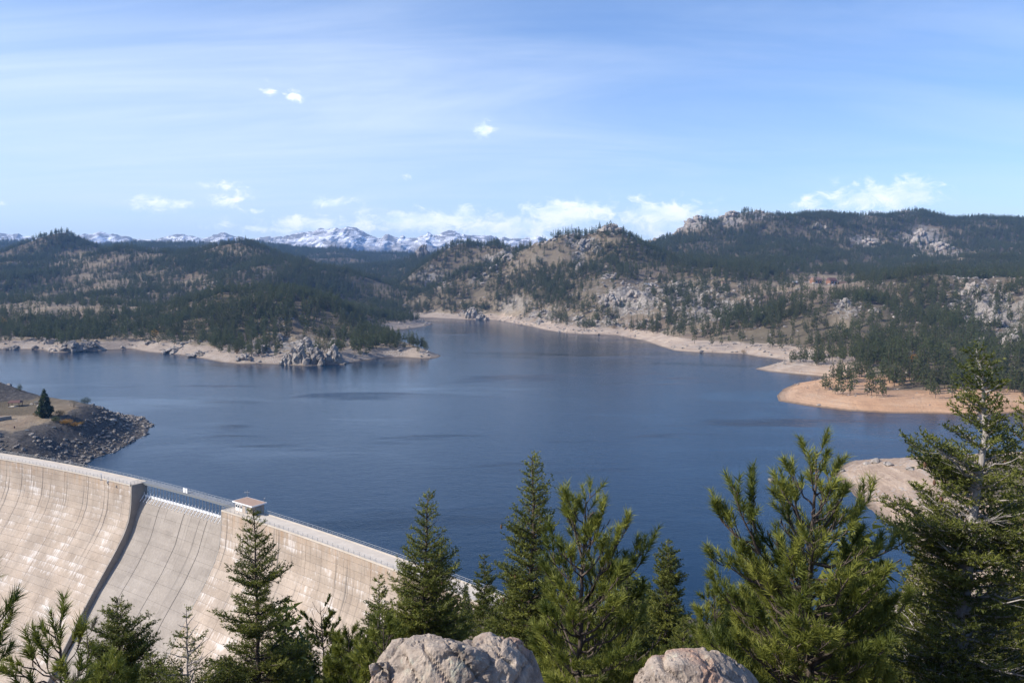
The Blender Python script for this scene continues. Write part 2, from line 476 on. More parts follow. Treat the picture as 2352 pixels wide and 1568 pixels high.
# near ground: the overlook hill, the gorge below the dam, the left abutment
CTRL += [(0, 0, 91.2), (0, -40, 93), (60, -20, 95), (-50, -20, 88), (0, 4.5, 89.4), (4, 4.5, 89.4), (-4, 4.5, 88.6), (0, 9, 85.3), (7, 9, 85.6), (0, 15, 81.2), (0, 25, 75.2), (0, 40, 66.5), (22, 25, 76), (-20, 25, 71), (14, 12, 82.5), (-10, 12, 80.5), (0, 80, 48), (0, 130, 31), (5, 165, 20), (14, 188, 14.5), (30, 180, 14),
         (-12, 160, 18), (-20, 130, 24), (-40, 100, 27), (-60, 60, 38), (-40, 40, 52), (-60, 130, -8), (-90, 100, -6), (-32, 180, 4), (-55, 175, -14), (-85, 175, -42), (-110, 150, -48), (-150, 200, -86), (-120, 215, -84), (-200, 250, -90), (-250, 200, -75), (-300, 160, -45), (-130, 90, -25),
         (-220, 90, -50), (-260, 270, -80), (-300, 300, -45), (-345, 330, 5), (-320, 390, 13), (-400, 330, 35), (-420, 420, 32), (-500, 380, 70),
         (40, 60, 62), (60, 120, 32), (60, 170, 11), (120, 120, 46), (120, 190, 13), (90, 60, 72), (200, 100, 84), (200, 200, 38), (170, 270, 10), (180, 320, 7.5), (230, 350, 8), (300, 200, 62), (300, 330, 16), (400, 300, 60), (420, 420, 14), (600, 350, 60), (560, 520, 18), (640, 700, 50)]
# rocky point left of the dam
CTRL += [(-226, 372, 9), (-250, 372, 12), (-300, 372, 12.5), (-236, 398, 13), (-260, 400, 14), (-300, 402, 14), (-238, 425, 15.5), (-262, 428, 15.5), (-300, 430, 15.5), (-240, 450, 17), (-262, 455, 16.5), (-290, 452, 16), (-340, 440, 18),
         (-232, 460, 13), (-282, 482, 16.5), (-298, 482, 19), (-313, 480, 23), (-330, 478, 29), (-352, 475, 38), (-300, 462, 17), (-318, 460, 19), (-380, 470, 52), (-430, 480, 75)]
for x, y in LAKE[8:]:
    CTRL.append((x, y, 0.5))
CTRL = np.array(CTRL)
_c = 12.0
_D = np.sqrt(((CTRL[:, None, :2] - CTRL[None, :, :2]) ** 2).sum(-1) + _c * _c)
_n = len(CTRL)
_A = np.zeros((_n + 3, _n + 3)); _A[:_n, :_n] = -_D - 0.0 * np.eye(_n)
_A[:_n, :_n] -= np.diag(np.full(_n, -1.5))
_A[:_n, _n] = 1; _A[:_n, _n + 1:] = CTRL[:, :2] / 1000; _A[_n, :_n] = 1; _A[_n + 1:, :_n] = CTRL[:, :2].T / 1000
_w = np.linalg.solve(_A, np.concatenate([CTRL[:, 2], [0, 0, 0]]))


def rbf(x, y):
    out = _w[_n] + _w[_n + 1] * x / 1000 + _w[_n + 2] * y / 1000
    for i in range(_n):
        out = out - _w[i] * np.sqrt((x - CTRL[i, 0]) ** 2 + (y - CTRL[i, 1]) ** 2 + _c * _c)
    return out


# patches seen in the photograph: (u, v, ru, rv, value)
OPEN = [(120, 715, 230, 26, .06), (330, 705, 60, 14, .25), (230, 655, 120, 34, .28), (190, 600, 80, 22, .4), (420, 650, 100, 22, .3), (330, 590, 90, 12, .5), (560, 580, 40, 14, .35), (480, 568, 60, 10, .45),
        (1450, 690, 120, 42, .42), (1560, 665, 160, 26, .42), (1420, 735, 170, 22, .45), (1650, 690, 160, 40, .48), (1600, 760, 130, 24, .45), (1830, 665, 110, 26, .16), (1905, 613, 50, 7, 0),
        (1780, 815, 150, 16, .06), (2280, 700, 110, 60, .55), (2330, 770, 70, 50, .5), (2120, 545, 70, 26, .3), (2180, 585, 90, 20, .45), (1990, 555, 50, 22, .5), (1750, 490, 40, 18, .3), (1680, 505, 40, 22, .35), (1590, 520, 40, 18, .3),
        (1330, 560, 130, 40, .6), (1230, 600, 110, 40, .6), (1405, 522, 30, 12, .4), (1950, 850, 60, 20, .0), (1240, 720, 60, 20, .4), (650, 760, 80, 26, .55), (690, 800, 60, 30, .15), (560, 790, 60, 16, .4), (420, 790, 80, 12, .35), (1940, 730, 30, 30, .2), (1110, 690, 26, 16, .5), (1900, 872, 90, 10, .3), (1905, 646, 80, 17, .01), (1495, 628, 30, 12, .05), (1830, 642, 40, 9, .1), (1663, 645, 22, 8, .1)]
ROCK = [(1450, 690, 90, 36, 1), (1560, 660, 150, 20, .8), (1640, 700, 140, 40, .8), (1400, 740, 160, 20, .7), (1240, 720, 60, 18, .8), (2280, 700, 100, 50, 1), (2330, 770, 70, 50, 1), (2120, 545, 70, 30, 1), (2170, 585, 90, 20, .8), (1990, 555, 50, 22, .9), (1750, 490, 40, 18, 1),
        (1680, 500, 40, 24, 1), (1590, 515, 40, 22, 1), (1405, 520, 30, 14, 1), (1340, 560, 40, 22, .9), (1330, 605, 16, 14, 1), (1165, 580, 22, 12, 1), (1130, 598, 18, 10, 1), (690, 800, 60, 34, 1), (590, 790, 50, 20, .8), (430, 795, 60, 12, .7), (170, 790, 80, 16, .8), (1940, 720, 34, 24, .8), (970, 565, 14, 20, 1),
        (1000, 640, 40, 30, .6), (1080, 715, 30, 14, .9), (1100, 630, 30, 20, .7), (650, 745, 60, 20, .5), (2085, 490, 30, 12, 1), (20, 790, 40, 12, .5), (1230, 560, 60, 16, .6), (50, 615, 40, 20, .5), (560, 580, 40, 14, .5), (930, 640, 10, 10, .5)]


def patch(u, v, lst, base, mode):
    out = np.full(np.shape(u), float(base))
    for (a, b, ru, rv, val) in lst:
        q = np.exp(-((((u - a) / ru) ** 2 + ((v - b) / rv) ** 2) ** 1.5))
        out = out * (1 - q) + val * q if mode == 'mul' else np.maximum(out, q * val)
    return out


def terrain(x, y):
    """height of the ground with its masks"""
    x = np.asarray(x, float); y = np.asarray(y, float)
    d = lake_d(x, y); s = dam_s(x, y)
    h = rbf(x, y)
    down = (s > -2.0) & (x < 12) & (y < 420) & (x > -420) | (y < 165) & (x > 0) & (x < 60)
    far = sstep(y, 500, 1200)
    near = 1 - sstep(y, 60, 240)
    w = np.where((x < -180) & (y < 600), sstep(d, 3, 34), sstep(d, 6, 75))
    u, v = project(np.stack([x, y, h], -1))
    rk = patch(u, v, ROCK, 0, 'max') * (y > 420)
    n0 = fbm(x, y, 260, 4, 3) * (4 + 14 * far) * sstep(d, 40, 220)
    rg = ridged(x, y, 46, 4, 21)
    n1 = (rg - 0.62) * (16 + 10 * far) * rk * sstep(d, 10, 70)
    n2 = fbm(x, y, 34, 4, 9) * (0.7 + 1.5 * far) * sstep(d, 2, 40)
    n3 = fbm(x, y, 5.0, 3, 14) * 0.30 * sstep(d, 1, 12) * (1 - far)
    pt = sstep(-x, 180, 200) * (y > 330) * (y < 540) * (1 - sstep(d, 26, 44))
    n3 = n3 + pt * (1.5 * (ridged(x, y, 13, 3, 44) - 0.6) + 0.5 * fbm(x, y, 4, 2, 45)) * sstep(d, 0, 8)
    hn = h + (n0 + n1) * (1 - near) + n2 + n3
    # shore: drawdown beach with benches
    bl = 0.27 + 0.10 * gnoise(x / 90, y / 90, 5) + 0.17 * sstep(-x, 40, 110) * sstep(y, 700, 780) * (1 - sstep(y, 1150, 1300))
    zs = np.clip(d, 0, 90) * bl + 0.25 * fbm(x, y, 11, 3, 31) * sstep(d, 2, 14)
    zs = zs + rk * (rg - 0.45) * 9 * sstep(d, 0, 16)
    zt = zs + 0.30 * np.sin(zs * 2 * np.pi / 1.15 + 1.3 * gnoise(x / 60, y / 60, 8))
    land = zt * (1 - w) + hn * w
    land = np.maximum(land, np.minimum(0.10 * d, 5.0))
    bed = -np.minimum(0.22 * np.abs(d), 9.0)
    z = np.where(d < 0, bed, land)
    z = np.where(down, np.where(s < 7, np.minimum(hn, 13.2 + 80 * sstep(x, 8, 24)), hn), z)
    # keep the gorge clear of the dam's body on its downstream side
    on = down & (s < 40) & (x < 8)
    z = np.where(down & (s < 0.8) & (x < 8), np.minimum(z, 2.0), z)
    up_strip = (s <= -2.0) & (s > -9) & (x < 10) & (x > -330)
    z = np.where(up_strip, np.minimum(z, 12.2), z)
    shore = np.where(down, 0, sstep(-d, -110, -40) * (1 - sstep(z, 7.5, 11.0)))
    shore = np.where(y < 150, 0, shore)
    return z, d, s, rk, shore, down


def ground(x, y):
    return float(terrain(np.array([x]), np.array([y]))[0][0])


# grid whose spacing grows with distance
ROWS, COLS = 640, 440
Y0 = -45.0
tt = np.linspace(0, 1, ROWS)
gy = (Y0 + 130) * np.exp(tt * math.log((6300 + 130) / (Y0 + 130))) - 130
gs = np.linspace(-0.92, 0.92, COLS)
GX = (gy[:, None] + 130) * gs[None]; GY = np.repeat(gy[:, None], COLS, 1)
tz, td, ts, trk, tsh, tdown = terrain(GX.ravel(), GY.ravel())
TV = np.stack([GX.ravel(), GY.ravel(), tz], 1)
ii = (np.arange(ROWS - 1)[:, None] * COLS + np.arange(COLS - 1)[None]).ravel()
TQ = np.stack([ii, ii + 1, ii + COLS + 1, ii + COLS], 1)
tu, tv = project(TV)
topen = patch(tu, tv, OPEN, 1.0, 'mul')
tint_or = 0.18 * sstep(TV[:, 0], 110, 140) * (TV[:, 1] < 445) + sstep(TV[:, 0], 120, 260) * (1 - sstep(TV[:, 1], 640, 760)) * sstep(TV[:, 1], 440, 500)
riprap_shade = sstep(-TV[:, 0], 185, 215) * (TV[:, 1] < 500) * (TV[:, 1] > 320) * (1 - tdown) * np.maximum(1 - sstep(td, 28, 44), 1 - sstep(-ts, 30, 46)) 
riprap_shade = np.maximum(riprap_shade, sstep(-TV[:, 0], 286, 294) * (TV[:, 1] > 455) * (TV[:, 1] < 530) * sstep(TV[:, 2], 16, 18.5))  # left hill: its shade painted in with the dark rock tone

# ------------------------------------------------------------------ materials
MATS = {}
def new_mat(name):
    m = bpy.data.materials.new(name); m.use_nodes = True; m.node_tree.nodes.clear(); MATS[name] = m
    return m, NT(m.node_tree)


def mat_terrain():
    m, t = new_mat('ground_mat')
    pos = t.n('ShaderNodeNewGeometry').outputs['Position']
    sepz = t.n('ShaderNodeSeparateXYZ'); t.link(pos, sepz.inputs[0]); z = sepz.outputs[2]
    nrm = t.n('ShaderNodeNewGeometry').outputs['True Normal']
    sn = t.n('ShaderNodeSeparateXYZ'); t.link(nrm, sn.inputs[0]); nz = sn.outputs[2]
    big = t.noise(pos, 0.012, 5); mid = t.noise(pos, 0.08, 5, 0.6); fin = t.noise(pos, 0.7, 4, 0.65)
    grass = t.ramp(mid, [(0.25, (0.13, 0.10, 0.068)), (0.5, (0.235, 0.185, 0.125)), (0.78, (0.32, 0.26, 0.18))])
    grass = t.mix(t.step(big, 0.45, 0.7), grass, t.mix(0.5, grass, (0.19, 0.12, 0.085)))
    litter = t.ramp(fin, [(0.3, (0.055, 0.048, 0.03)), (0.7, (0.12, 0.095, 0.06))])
    rockc = t.ramp(t.noise(pos, 0.16, 6, 0.65), [(0.28, (0.12, 0.105, 0.09)), (0.5, (0.26, 0.232, 0.20)), (0.72, (0.39, 0.35, 0.30))])
    rockc = t.mix(t.math('MULTIPLY', t.step(t.voro(pos, 0.22, 'DISTANCE_TO_EDGE'), 0.09, 0.0), 0.75), rockc, (0.07, 0.065, 0.06))
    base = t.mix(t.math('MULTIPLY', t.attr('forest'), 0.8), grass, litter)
    rk = t.math('ADD', t.attr('rock'), t.math('MULTIPLY', t.math('SUBTRACT', fin, 0.5), 1.2))
    rk = t.step(t.math('ADD', rk, t.math('MULTIPLY', t.math('SUBTRACT', mid, 0.5), 2.2)), 0.62, 0.80)
    steep = t.step(nz, 0.80, 0.62)
    rk = t.math('MAXIMUM', rk, t.math('MULTIPLY', steep, 0.8))
    # scattered pale stones
    st = t.math('MULTIPLY', t.step(t.voro(pos, 0.30, 'F1'), 0.34, 0.22), t.step(mid, 0.46, 0.6))
    rk = t.math('MAXIMUM', rk, t.math('MULTIPLY', st, t.math('SUBTRACT', 1.0, t.attr('forest'))))
    base = t.mix(rk, base, rockc)
    # drawdown beach, water-laid benches
    ss = t.mapping(pos, scale=(0.003, 0.003, 1.9))
    str_ = t.noise(ss, 2.6, 5, 0.7, 0.2)
    beach = t.ramp(t.noise(pos, 0.06, 6, 0.6), [(0.25, (0.24, 0.195, 0.155)), (0.45, (0.36, 0.285, 0.22)), (0.6, (0.44, 0.35, 0.265)), (0.78, (0.50, 0.41, 0.32))])
    orange = t.ramp(t.noise(pos, 0.05, 6, 0.6), [(0.25, (0.40, 0.235, 0.135)), (0.5, (0.49, 0.30, 0.175)), (0.75, (0.54, 0.37, 0.235))])
    beach = t.mix(t.math('MULTIPLY', t.attr('grey'), 0.55), beach, t.ramp(t.noise(pos, 0.4, 5, 0.7), [(0.3, (0.12, 0.105, 0.09)), (0.55, (0.27, 0.235, 0.20)), (0.8, (0.40, 0.345, 0.285))]))
    beach = t.mix(t.attr('orange'), beach, orange)
    beach = t.mix(t.math('MULTIPLY', t.step(str_, 0.54, 0.44), 0.5), beach, t.mix(0.72, beach, (0.16, 0.10, 0.065)))
    bst = t.math('MULTIPLY', t.step(t.voro(pos, 0.5, 'F1'), 0.42, 0.25), t.step(t.noise(pos, 0.05, 4), 0.44, 0.6))
    beach = t.mix(t.math('MULTIPLY', bst, t.math('SUBTRACT', 1.0, t.math('MULTIPLY', t.attr('orange'), 0.8))), beach, (0.36, 0.33, 0.30))
    wet = t.step(z, 1.1, 0.25)
    beach = t.mix(t.math('MULTIPLY', wet, 0.7), beach, (0.10, 0.075, 0.055))
    sh = t.step(t.math('ADD', t.attr('shore'), t.math('MULTIPLY', t.math('SUBTRACT', mid, 0.5), 0.7)), 0.35, 0.6)
    col = t.mix(t.math('MULTIPLY', sh, t.math('SUBTRACT', 1.0, t.math('MULTIPLY', t.step(t.attr('rock'), 0.3, 0.8), 0.85))), base, beach)
    dark = t.ramp(t.noise(pos, 0.5, 6, 0.7), [(0.3, (0.038, 0.034, 0.031)), (0.55, (0.095, 0.084, 0.075)), (0.8, (0.20, 0.175, 0.15))])  # dark rock; shade of slopes facing away from the sun painted in
    col = t.mix(t.step(t.math('ADD', t.attr('riprap_shade'), t.math('MULTIPLY', t.math('SUBTRACT', mid, 0.5), 1.4)), 0.3, 0.6), col, dark)
    rough_h = t.math('ADD', t.math('MULTIPLY', t.noise(pos, 0.35, 6, 0.65), 1.0), t.math('MULTIPLY', fin, 0.35))
    nb = t.bump(rough_h, 0.55, 1.6)
    t.bsdf(col, 0.95, nb, 0.15)
    return m


def mat_water():
    m, t = new_mat('water_mat')
    pos = t.n('ShaderNodeNewGeometry').outputs['Position']
    wind = t.noise(t.mapping(pos, scale=(1, 2.6, 1), rot=(0, 0, math.radians(-14))), 0.0055, 5, 0.6, 0.6)
    lane = t.noise(t.mapping(pos, scale=(0.0035, 0.014, 1), rot=(0, 0, math.radians(9))), 1.0, 5, 0.6, 0.5)
    calm = t.math('MULTIPLY', t.step(wind, 0.50, 0.66), 0.9)
    r1 = t.noise(t.mapping(pos, scale=(1, 1.9, 1), rot=(0, 0, math.radians(25))), 0.55, 5, 0.65, 0.5)
    r2 = t.noise(t.mapping(pos, scale=(1, 1.6, 1), rot=(0, 0, math.radians(-20))), 0.11, 4, 0.6)
    h = t.math('ADD', r1, t.math('MULTIPLY', r2, 1.6))
    nd = t.n('ShaderNodeBump'); nd.inputs['Distance'].default_value = 0.42
    t.put(nd.inputs['Strength'], t.math('ADD', t.math('SUBTRACT', 0.30, t.math('MULTIPLY', calm, 0.16)), t.math('MULTIPLY', t.step(lane, 0.57, 0.67), 0.5)))
    t.put(nd.inputs['Height'], h)
    deep = t.mix(t.step(t.noise(pos, 0.004, 4), 0.3, 0.7), (0.003, 0.017, 0.038), (0.004, 0.020, 0.045))
    rough = t.math('SUBTRACT', 0.12, t.math('MULTIPLY', calm, 0.05))
    b = t.bsdf(deep, rough, nd.outputs[0], 0.5)
    b.inputs['IOR'].default_value = 1.333
    return m


def mat_concrete(name, light=(0.415, 0.335, 0.262), dark=(0.285, 0.23, 0.18), white=0.65, streak=0.85):
    m, t = new_mat(name)
    uv = t.attr('face', 'Vector')                   # metres along the crest, metres below it
    su = t.n('ShaderNodeSeparateXYZ'); t.link(uv, su.inputs[0]); a, b = su.outputs[0], su.outputs[1]
    pos = t.n('ShaderNodeNewGeometry').outputs['Position']
    n1 = t.noise(uv, 0.10, 6, 0.6); n2 = t.noise(uv, 1.4, 5, 0.65)
    col = t.mix(t.step(n1, 0.3, 0.7), dark, light)
    col = t.mix(0.35, col, t.mix(1.0, col, t.ramp(n2, [(0.25, (0.55, 0.53, 0.50)), (0.75, (1.5, 1.5, 1.5))]), 'MULTIPLY'))
    # each lift a little different
    li = t.math('FLOOR', t.math('DIVIDE', b, 2.3)); bi = t.math('FLOOR', t.math('DIVIDE', a, 7.4))
    cc = t.n('ShaderNodeCombineXYZ'); t.link(bi, cc.inputs[0]); t.link(li, cc.inputs[1])
    wn = t.n('ShaderNodeTexWhiteNoise', noise_dimensions='2D'); t.link(cc.outputs[0], wn.inputs['Vector'])
    col = t.mix(t.math('MULTIPLY', wn.outputs[0], 0.20), col, (0.50, 0.445, 0.385))
    # white lime bleeding below the lift joints
    fr = t.math('FRACT', t.math('DIVIDE', b, 2.3))
    drip = t.noise(t.mapping(uv, scale=(1.5, 0.16, 1)), 1.0, 5, 0.7)
    patchn = t.noise(t.mapping(uv, scale=(0.09, 0.14, 1)), 1.0, 4, 0.6)
    wh = t.math('MULTIPLY', t.step(t.math('SUBTRACT', t.math('ADD', drip, t.math('MULTIPLY', patchn, 1.1)), t.math('MULTIPLY', fr, 0.16)), 1.02, 1.28), white)
    col = t.mix(wh, col, (0.70, 0.66, 0.62))
    # dark and rusty run-off from the crest
    st = t.noise(t.mapping(uv, scale=(0.75, 0.012, 1)), 1.0, 5, 0.7)
    topf = t.math('SUBTRACT', 1.0, t.step(b, 2.0, 34.0))
    dk = t.math('MULTIPLY', t.math('MULTIPLY', t.step(st, 0.54, 0.66), t.math('ADD', 0.30, topf)), streak, clamp=True)
    col = t.mix(dk, col, (0.13, 0.115, 0.10))
    rust = t.math('MULTIPLY', t.math('SUBTRACT', 1.0, t.step(b, 0.0, 7.0)), t.step(t.noise(t.mapping(uv, scale=(0.5, 0.05, 1), loc=(7, 0, 0)), 1.0, 4, 0.6), 0.4, 0.68))
    col = t.mix(t.math('MULTIPLY', rust, 0.55 * (1 if white > 0.5 else 0.4)), col, (0.36, 0.225, 0.125))
    t.bsdf(col, 0.9, t.bump(t.math('ADD', n2, t.noise(uv, 6, 3)), 0.25, 0.06), 0.2)
    return m


def mat_plain(name, col, rough=0.7, metal=0.0, var=0.12, scale=3.0, spec=0.3, bump=0.0):
    m, t = new_mat(name)
    pos = t.n('ShaderNodeTexCoord').outputs['Object']
    n = t.noise(pos, scale, 5, 0.6)
    c = t.mix(n, tuple(x * (1 - var) for x in col), tuple(min(1, x * (1 + var)) for x in col))
    nb = t.bump(n, bump, 0.05) if bump else None
    b = t.bsdf(c, rough, nb, spec); b.inputs['Metallic'].default_value = metal
    return m


def mat_rock(name, scale=1.0, pale=(0.47, 0.42, 0.365), dark=(0.17, 0.15, 0.135), pink=(0.42, 0.285, 0.215), lichen=0.5, coord='Object', bump=0.6, dist=0.05, cr=1.0):
    m, t = new_mat(name)
    if coord == 'Object': pos = t.n('ShaderNodeTexCoord').outputs['Object']
    else: pos = t.n('ShaderNodeNewGeometry').outputs['Position']
    a = t.noise(pos, 1.6 * scale, 7, 0.65); b = t.noise(pos, 0.7 * scale, 4, 0.55, 0.4); c = t.noise(pos, 22 * scale, 4, 0.7)
    col = t.ramp(a, [(0.27, dark), (0.48, tuple((p + d) / 2 * 1.1 for p, d in zip(pale, dark))), (0.66, pale)])
    col = t.mix(t.math('MULTIPLY', t.step(b, 0.5, 0.66), 0.75), col, pink)
    col = t.mix(t.math('MULTIPLY', t.step(c, 0.58, 0.70), 0.75), col, (0.06, 0.053, 0.048))
    col = t.mix(t.math('MULTIPLY', t.step(c, 0.42, 0.30), 0.45), col, (0.66, 0.61, 0.54))
    lc = t.math('MULTIPLY', t.step(t.noise(pos, 5.0 * scale, 6, 0.7, 0.4), 0.55, 0.66), t.step(t.noise(pos, 1.1 * scale, 3), 0.42, 0.6))
    col = t.mix(t.math('MULTIPLY', lc, lichen), col, (0.46, 0.47, 0.36))
    vo = t.voro(t.vmath('ADD', pos, t.vmath('MULTIPLY', t.noise(pos, 2.0 * scale, 3, out='Color'), (0.35 / scale,) * 3)), 1.3 * scale, 'DISTANCE_TO_EDGE')
    crack = t.math('MULTIPLY', t.step(vo, 0.028, 0.0), cr)
    col = t.mix(t.math('MULTIPLY', crack, 0.65), col, (0.06, 0.05, 0.045))
    h = t.math('SUBTRACT', t.math('ADD', t.math('MULTIPLY', a, 1.2), t.math('MULTIPLY', c, 0.35)), t.math('MULTIPLY', crack, 0.8))
    t.bsdf(col, 0.92, t.bump(h, bump, dist), 0.2)
    return m


def mat_needles(name, lo, hi, sub=0.0):
    m, t = new_mat(name)
    tn = t.attr('tint')
    col = t.mix(tn, lo, hi)
    if 'forest' in name:
        col = t.mix(t.step(t.noise(t.n('ShaderNodeNewGeometry').outputs['Position'], 0.02, 3), 0.35, 0.65), col, t.mix(0.5, col, (0.075, 0.07, 0.03)))
    rnd = t.n('ShaderNodeObjectInfo').outputs['Random']
    col = t.mix(t.math('MULTIPLY', rnd, 0.35), col, tuple(c * 0.62 for c in lo))
    b = t.n('ShaderNodeBsdfPrincipled'); t.link(col, b.inputs['Base Color']); b.inputs['Roughness'].default_value = 0.55
    b.inputs['Specular IOR Level'].default_value = 0.28
    tr = t.n('ShaderNodeBsdfTranslucent'); t.link(t.mix(0.5, col, (0.10, 0.14, 0.02)), tr.inputs[0])
    mx = t.n('ShaderNodeMixShader'); mx.inputs[0].default_value = 0.30
    t.link(b.outputs[0], mx.inputs[1]); t.link(tr.outputs[0], mx.inputs[2])
    o = t.n('ShaderNodeOutputMaterial'); t.link(mx.outputs[0], o.inputs[0])
    return m


def mat_bark(name, a, b, scale=9.0):
    m, t = new_mat(name)
    pos = t.n('ShaderNodeTexCoord').outputs['Object']
    n = t.noise(t.mapping(pos, scale=(1, 1, 0.35)), scale, 6, 0.7)
    t.bsdf(t.ramp(n, [(0.3, a), (0.7, b)]), 0.9, t.bump(n, 0.8, 0.03), 0.15)
    return m


def mat_snow():
    m, t = new_mat('snow_mountain_mat')
    pos = t.n('ShaderNodeNewGeometry').outputs['Position']
    sz = t.n('ShaderNodeSeparateXYZ'); t.link(pos, sz.inputs[0]); z = sz.outputs[2]
    n = t.noise(pos, 0.0027, 8, 0.68, 0.4); n2 = t.noise(t.mapping(pos, scale=(1, 1, 3.5)), 0.0057, 8, 0.75, 0.6)
    nn = t.n('ShaderNodeNewGeometry').outputs['Normal']; s2 = t.n('ShaderNodeSeparateXYZ'); t.link(nn, s2.inputs[0])
    lvl = t.math('ADD', t.math('DIVIDE', z, 594.0), t.math('MULTIPLY', t.math('SUBTRACT', n, 0.5), 0.75))
    snow = t.step(lvl, 0.58, 0.84)
    bare = t.math('MULTIPLY', t.step(n2, 0.42, 0.53), t.math('ADD', 0.62, t.step(s2.outputs[2], 0.86, 0.60)), clamp=True)
    snow = t.math('MULTIPLY', snow, t.math('SUBTRACT', 1.0, t.math('MULTIPLY', bare, 0.93)))
    low = t.mix(t.step(lvl, 0.34, 0.52), (0.035, 0.05, 0.035), (0.17, 0.15, 0.13))
    col = t.mix(snow, low, (0.86, 0.87, 0.90))
    t.bsdf(col, 0.8, t.bump(n2, 0.6, 36.0), 0.2)
    return m


M_GROUND = mat_terrain(); M_WATER = mat_water()
M_CONC = mat_concrete('dam_concrete'); M_CHUTE = mat_concrete('chute_concrete', (0.30, 0.262, 0.222), (0.235, 0.205, 0.175), 0.08, 0.9)
M_JOINT = mat_plain('joint_concrete', (0.20, 0.175, 0.15), 0.95)
M_DECK = mat_plain('deck_concrete', (0.52, 0.455, 0.375), 0.9, var=0.25, scale=0.35)
M_PIER = mat_plain('wall_concrete', (0.27, 0.245, 0.215), 0.95, var=0.4, scale=0.25)
M_STEEL = mat_plain('galvanised_steel', (0.24, 0.25, 0.26), 0.55, 0.3, spec=0.4)
M_WHITE = mat_plain('white_paint', (0.80, 0.80, 0.79), 0.6, var=0.05)
M_GIRDER = mat_plain('grey_girder', (0.20, 0.215, 0.225), 0.6, 0.3)
M_ROOFB = mat_plain('brown_roof', (0.34, 0.23, 0.17), 0.9, var=0.25, scale=1.2)
M_TAN = mat_plain('gatehouse_wall', (0.40, 0.335, 0.275), 0.9, var=0.2, scale=0.8)
M_GLASS = mat_plain('dark_glass', (0.03, 0.04, 0.05), 0.12, spec=0.6)
M_MAROON = mat_plain('maroon_roof', (0.12, 0.06, 0.05), 0.6, var=0.15)
M_WOOD = mat_plain('dark_timber', (0.12, 0.075, 0.05), 0.85, var=0.3)
M_LOG = mat_plain('log_wall', (0.23, 0.12, 0.075), 0.85, var=0.3, scale=0.6)
M_REDROOF = mat_plain('red_brown_roof', (0.25, 0.155, 0.115), 0.8, var=0.2, scale=0.5)
M_GREYROOF = mat_plain('grey_roof', (0.40, 0.40, 0.40), 0.7, var=0.2, scale=0.5)
M_ROCK_F = mat_rock('foreground_granite', 3.2, pale=(0.41, 0.335, 0.265), dark=(0.12, 0.095, 0.08), pink=(0.35, 0.21, 0.145), lichen=0.5, bump=1.0, dist=0.022, cr=0.0)
M_ROCK = mat_rock('hillside_granite', 0.16, pale=(0.42, 0.375, 0.325), dark=(0.15, 0.13, 0.115), pink=(0.36, 0.275, 0.21), lichen=0.3, bump=0.8, dist=0.9)
M_ROCK_D = mat_rock('riprap_rock', 0.8, pale=(0.30, 0.27, 0.24), dark=(0.075, 0.068, 0.062), pink=(0.24, 0.19, 0.155), lichen=0.2, bump=0.7, dist=0.2)
M_FIR = mat_needles('fir_needles', (0.028, 0.046, 0.010), (0.235, 0.240, 0.046))
M_PINE = mat_needles('pine_needles', (0.046, 0.072, 0.012), (0.310, 0.315, 0.062))
M_FOREST = mat_needles('forest_needles', (0.028, 0.046, 0.016), (0.150, 0.165, 0.055))
M_SPRUCE = mat_needles('spruce_needles', (0.014, 0.030, 0.020), (0.05, 0.075, 0.045))
M_AUTUMN = mat_needles('autumn_leaves', (0.36, 0.16, 0.03), (0.62, 0.34, 0.06))
M_BRUSH = mat_needles('dry_brush', (0.20, 0.13, 0.065), (0.42, 0.27, 0.12))
M_TWIG = mat_needles('bare_twigs', (0.20, 0.17, 0.145), (0.36, 0.32, 0.28))
M_BARK = mat_bark('dark_bark', (0.035, 0.027, 0.022), (0.14, 0.11, 0.09))
M_BARKP = mat_bark('pale_bark', (0.14, 0.12, 0.105), (0.46, 0.42, 0.38))
M_CONE = mat_plain('cone_scales', (0.11, 0.06, 0.035), 0.8, var=0.3, scale=30)
M_SNOW = mat_snow()

# ------------------------------------------------------------------ terrain, mountains, water
forest = np.clip(topen * (1 - tsh) * sstep(td, 25, 70), 0, 1) * (TV[:, 1] > 430) + 0.9 * (TV[:, 1] < 330) * (1 - sstep(-TV[:, 0], 150, 230)) * (1 - tsh)
forest = np.maximum(forest, 0.95 * sstep(-TV[:, 0], 284, 296) * (TV[:, 1] > 450) * (TV[:, 1] < 530) * sstep(TV[:, 2], 15, 18))  # left hill: dark undergrowth tone that also paints in its shade
ter = obj('terrain', mesh_np('terrain', TV, TQ, M_GROUND, True, {'grey': sstep(-TV[:, 0], 20, 120) * sstep(TV[:, 1], 700, 800), 'rock': trk, 'shore': tsh, 'forest': forest, 'orange': tint_or, 'riprap_shade': riprap_shade}))
tag(ter, kind='structure')
BVH = BVHTree.FromPolygons([tuple(p) for p in TV.tolist()], [tuple(q) for q in TQ.tolist()])


def visible(p, pad=2.0):
    o = Vector((0, 0, CAMZ)); d = Vector(p) - o; L = d.length; d.normalize()
    hit = BVH.ray_cast(o + d * 1.0, d, L)
    return hit[0] is None or hit[3] > L - pad - 1.0


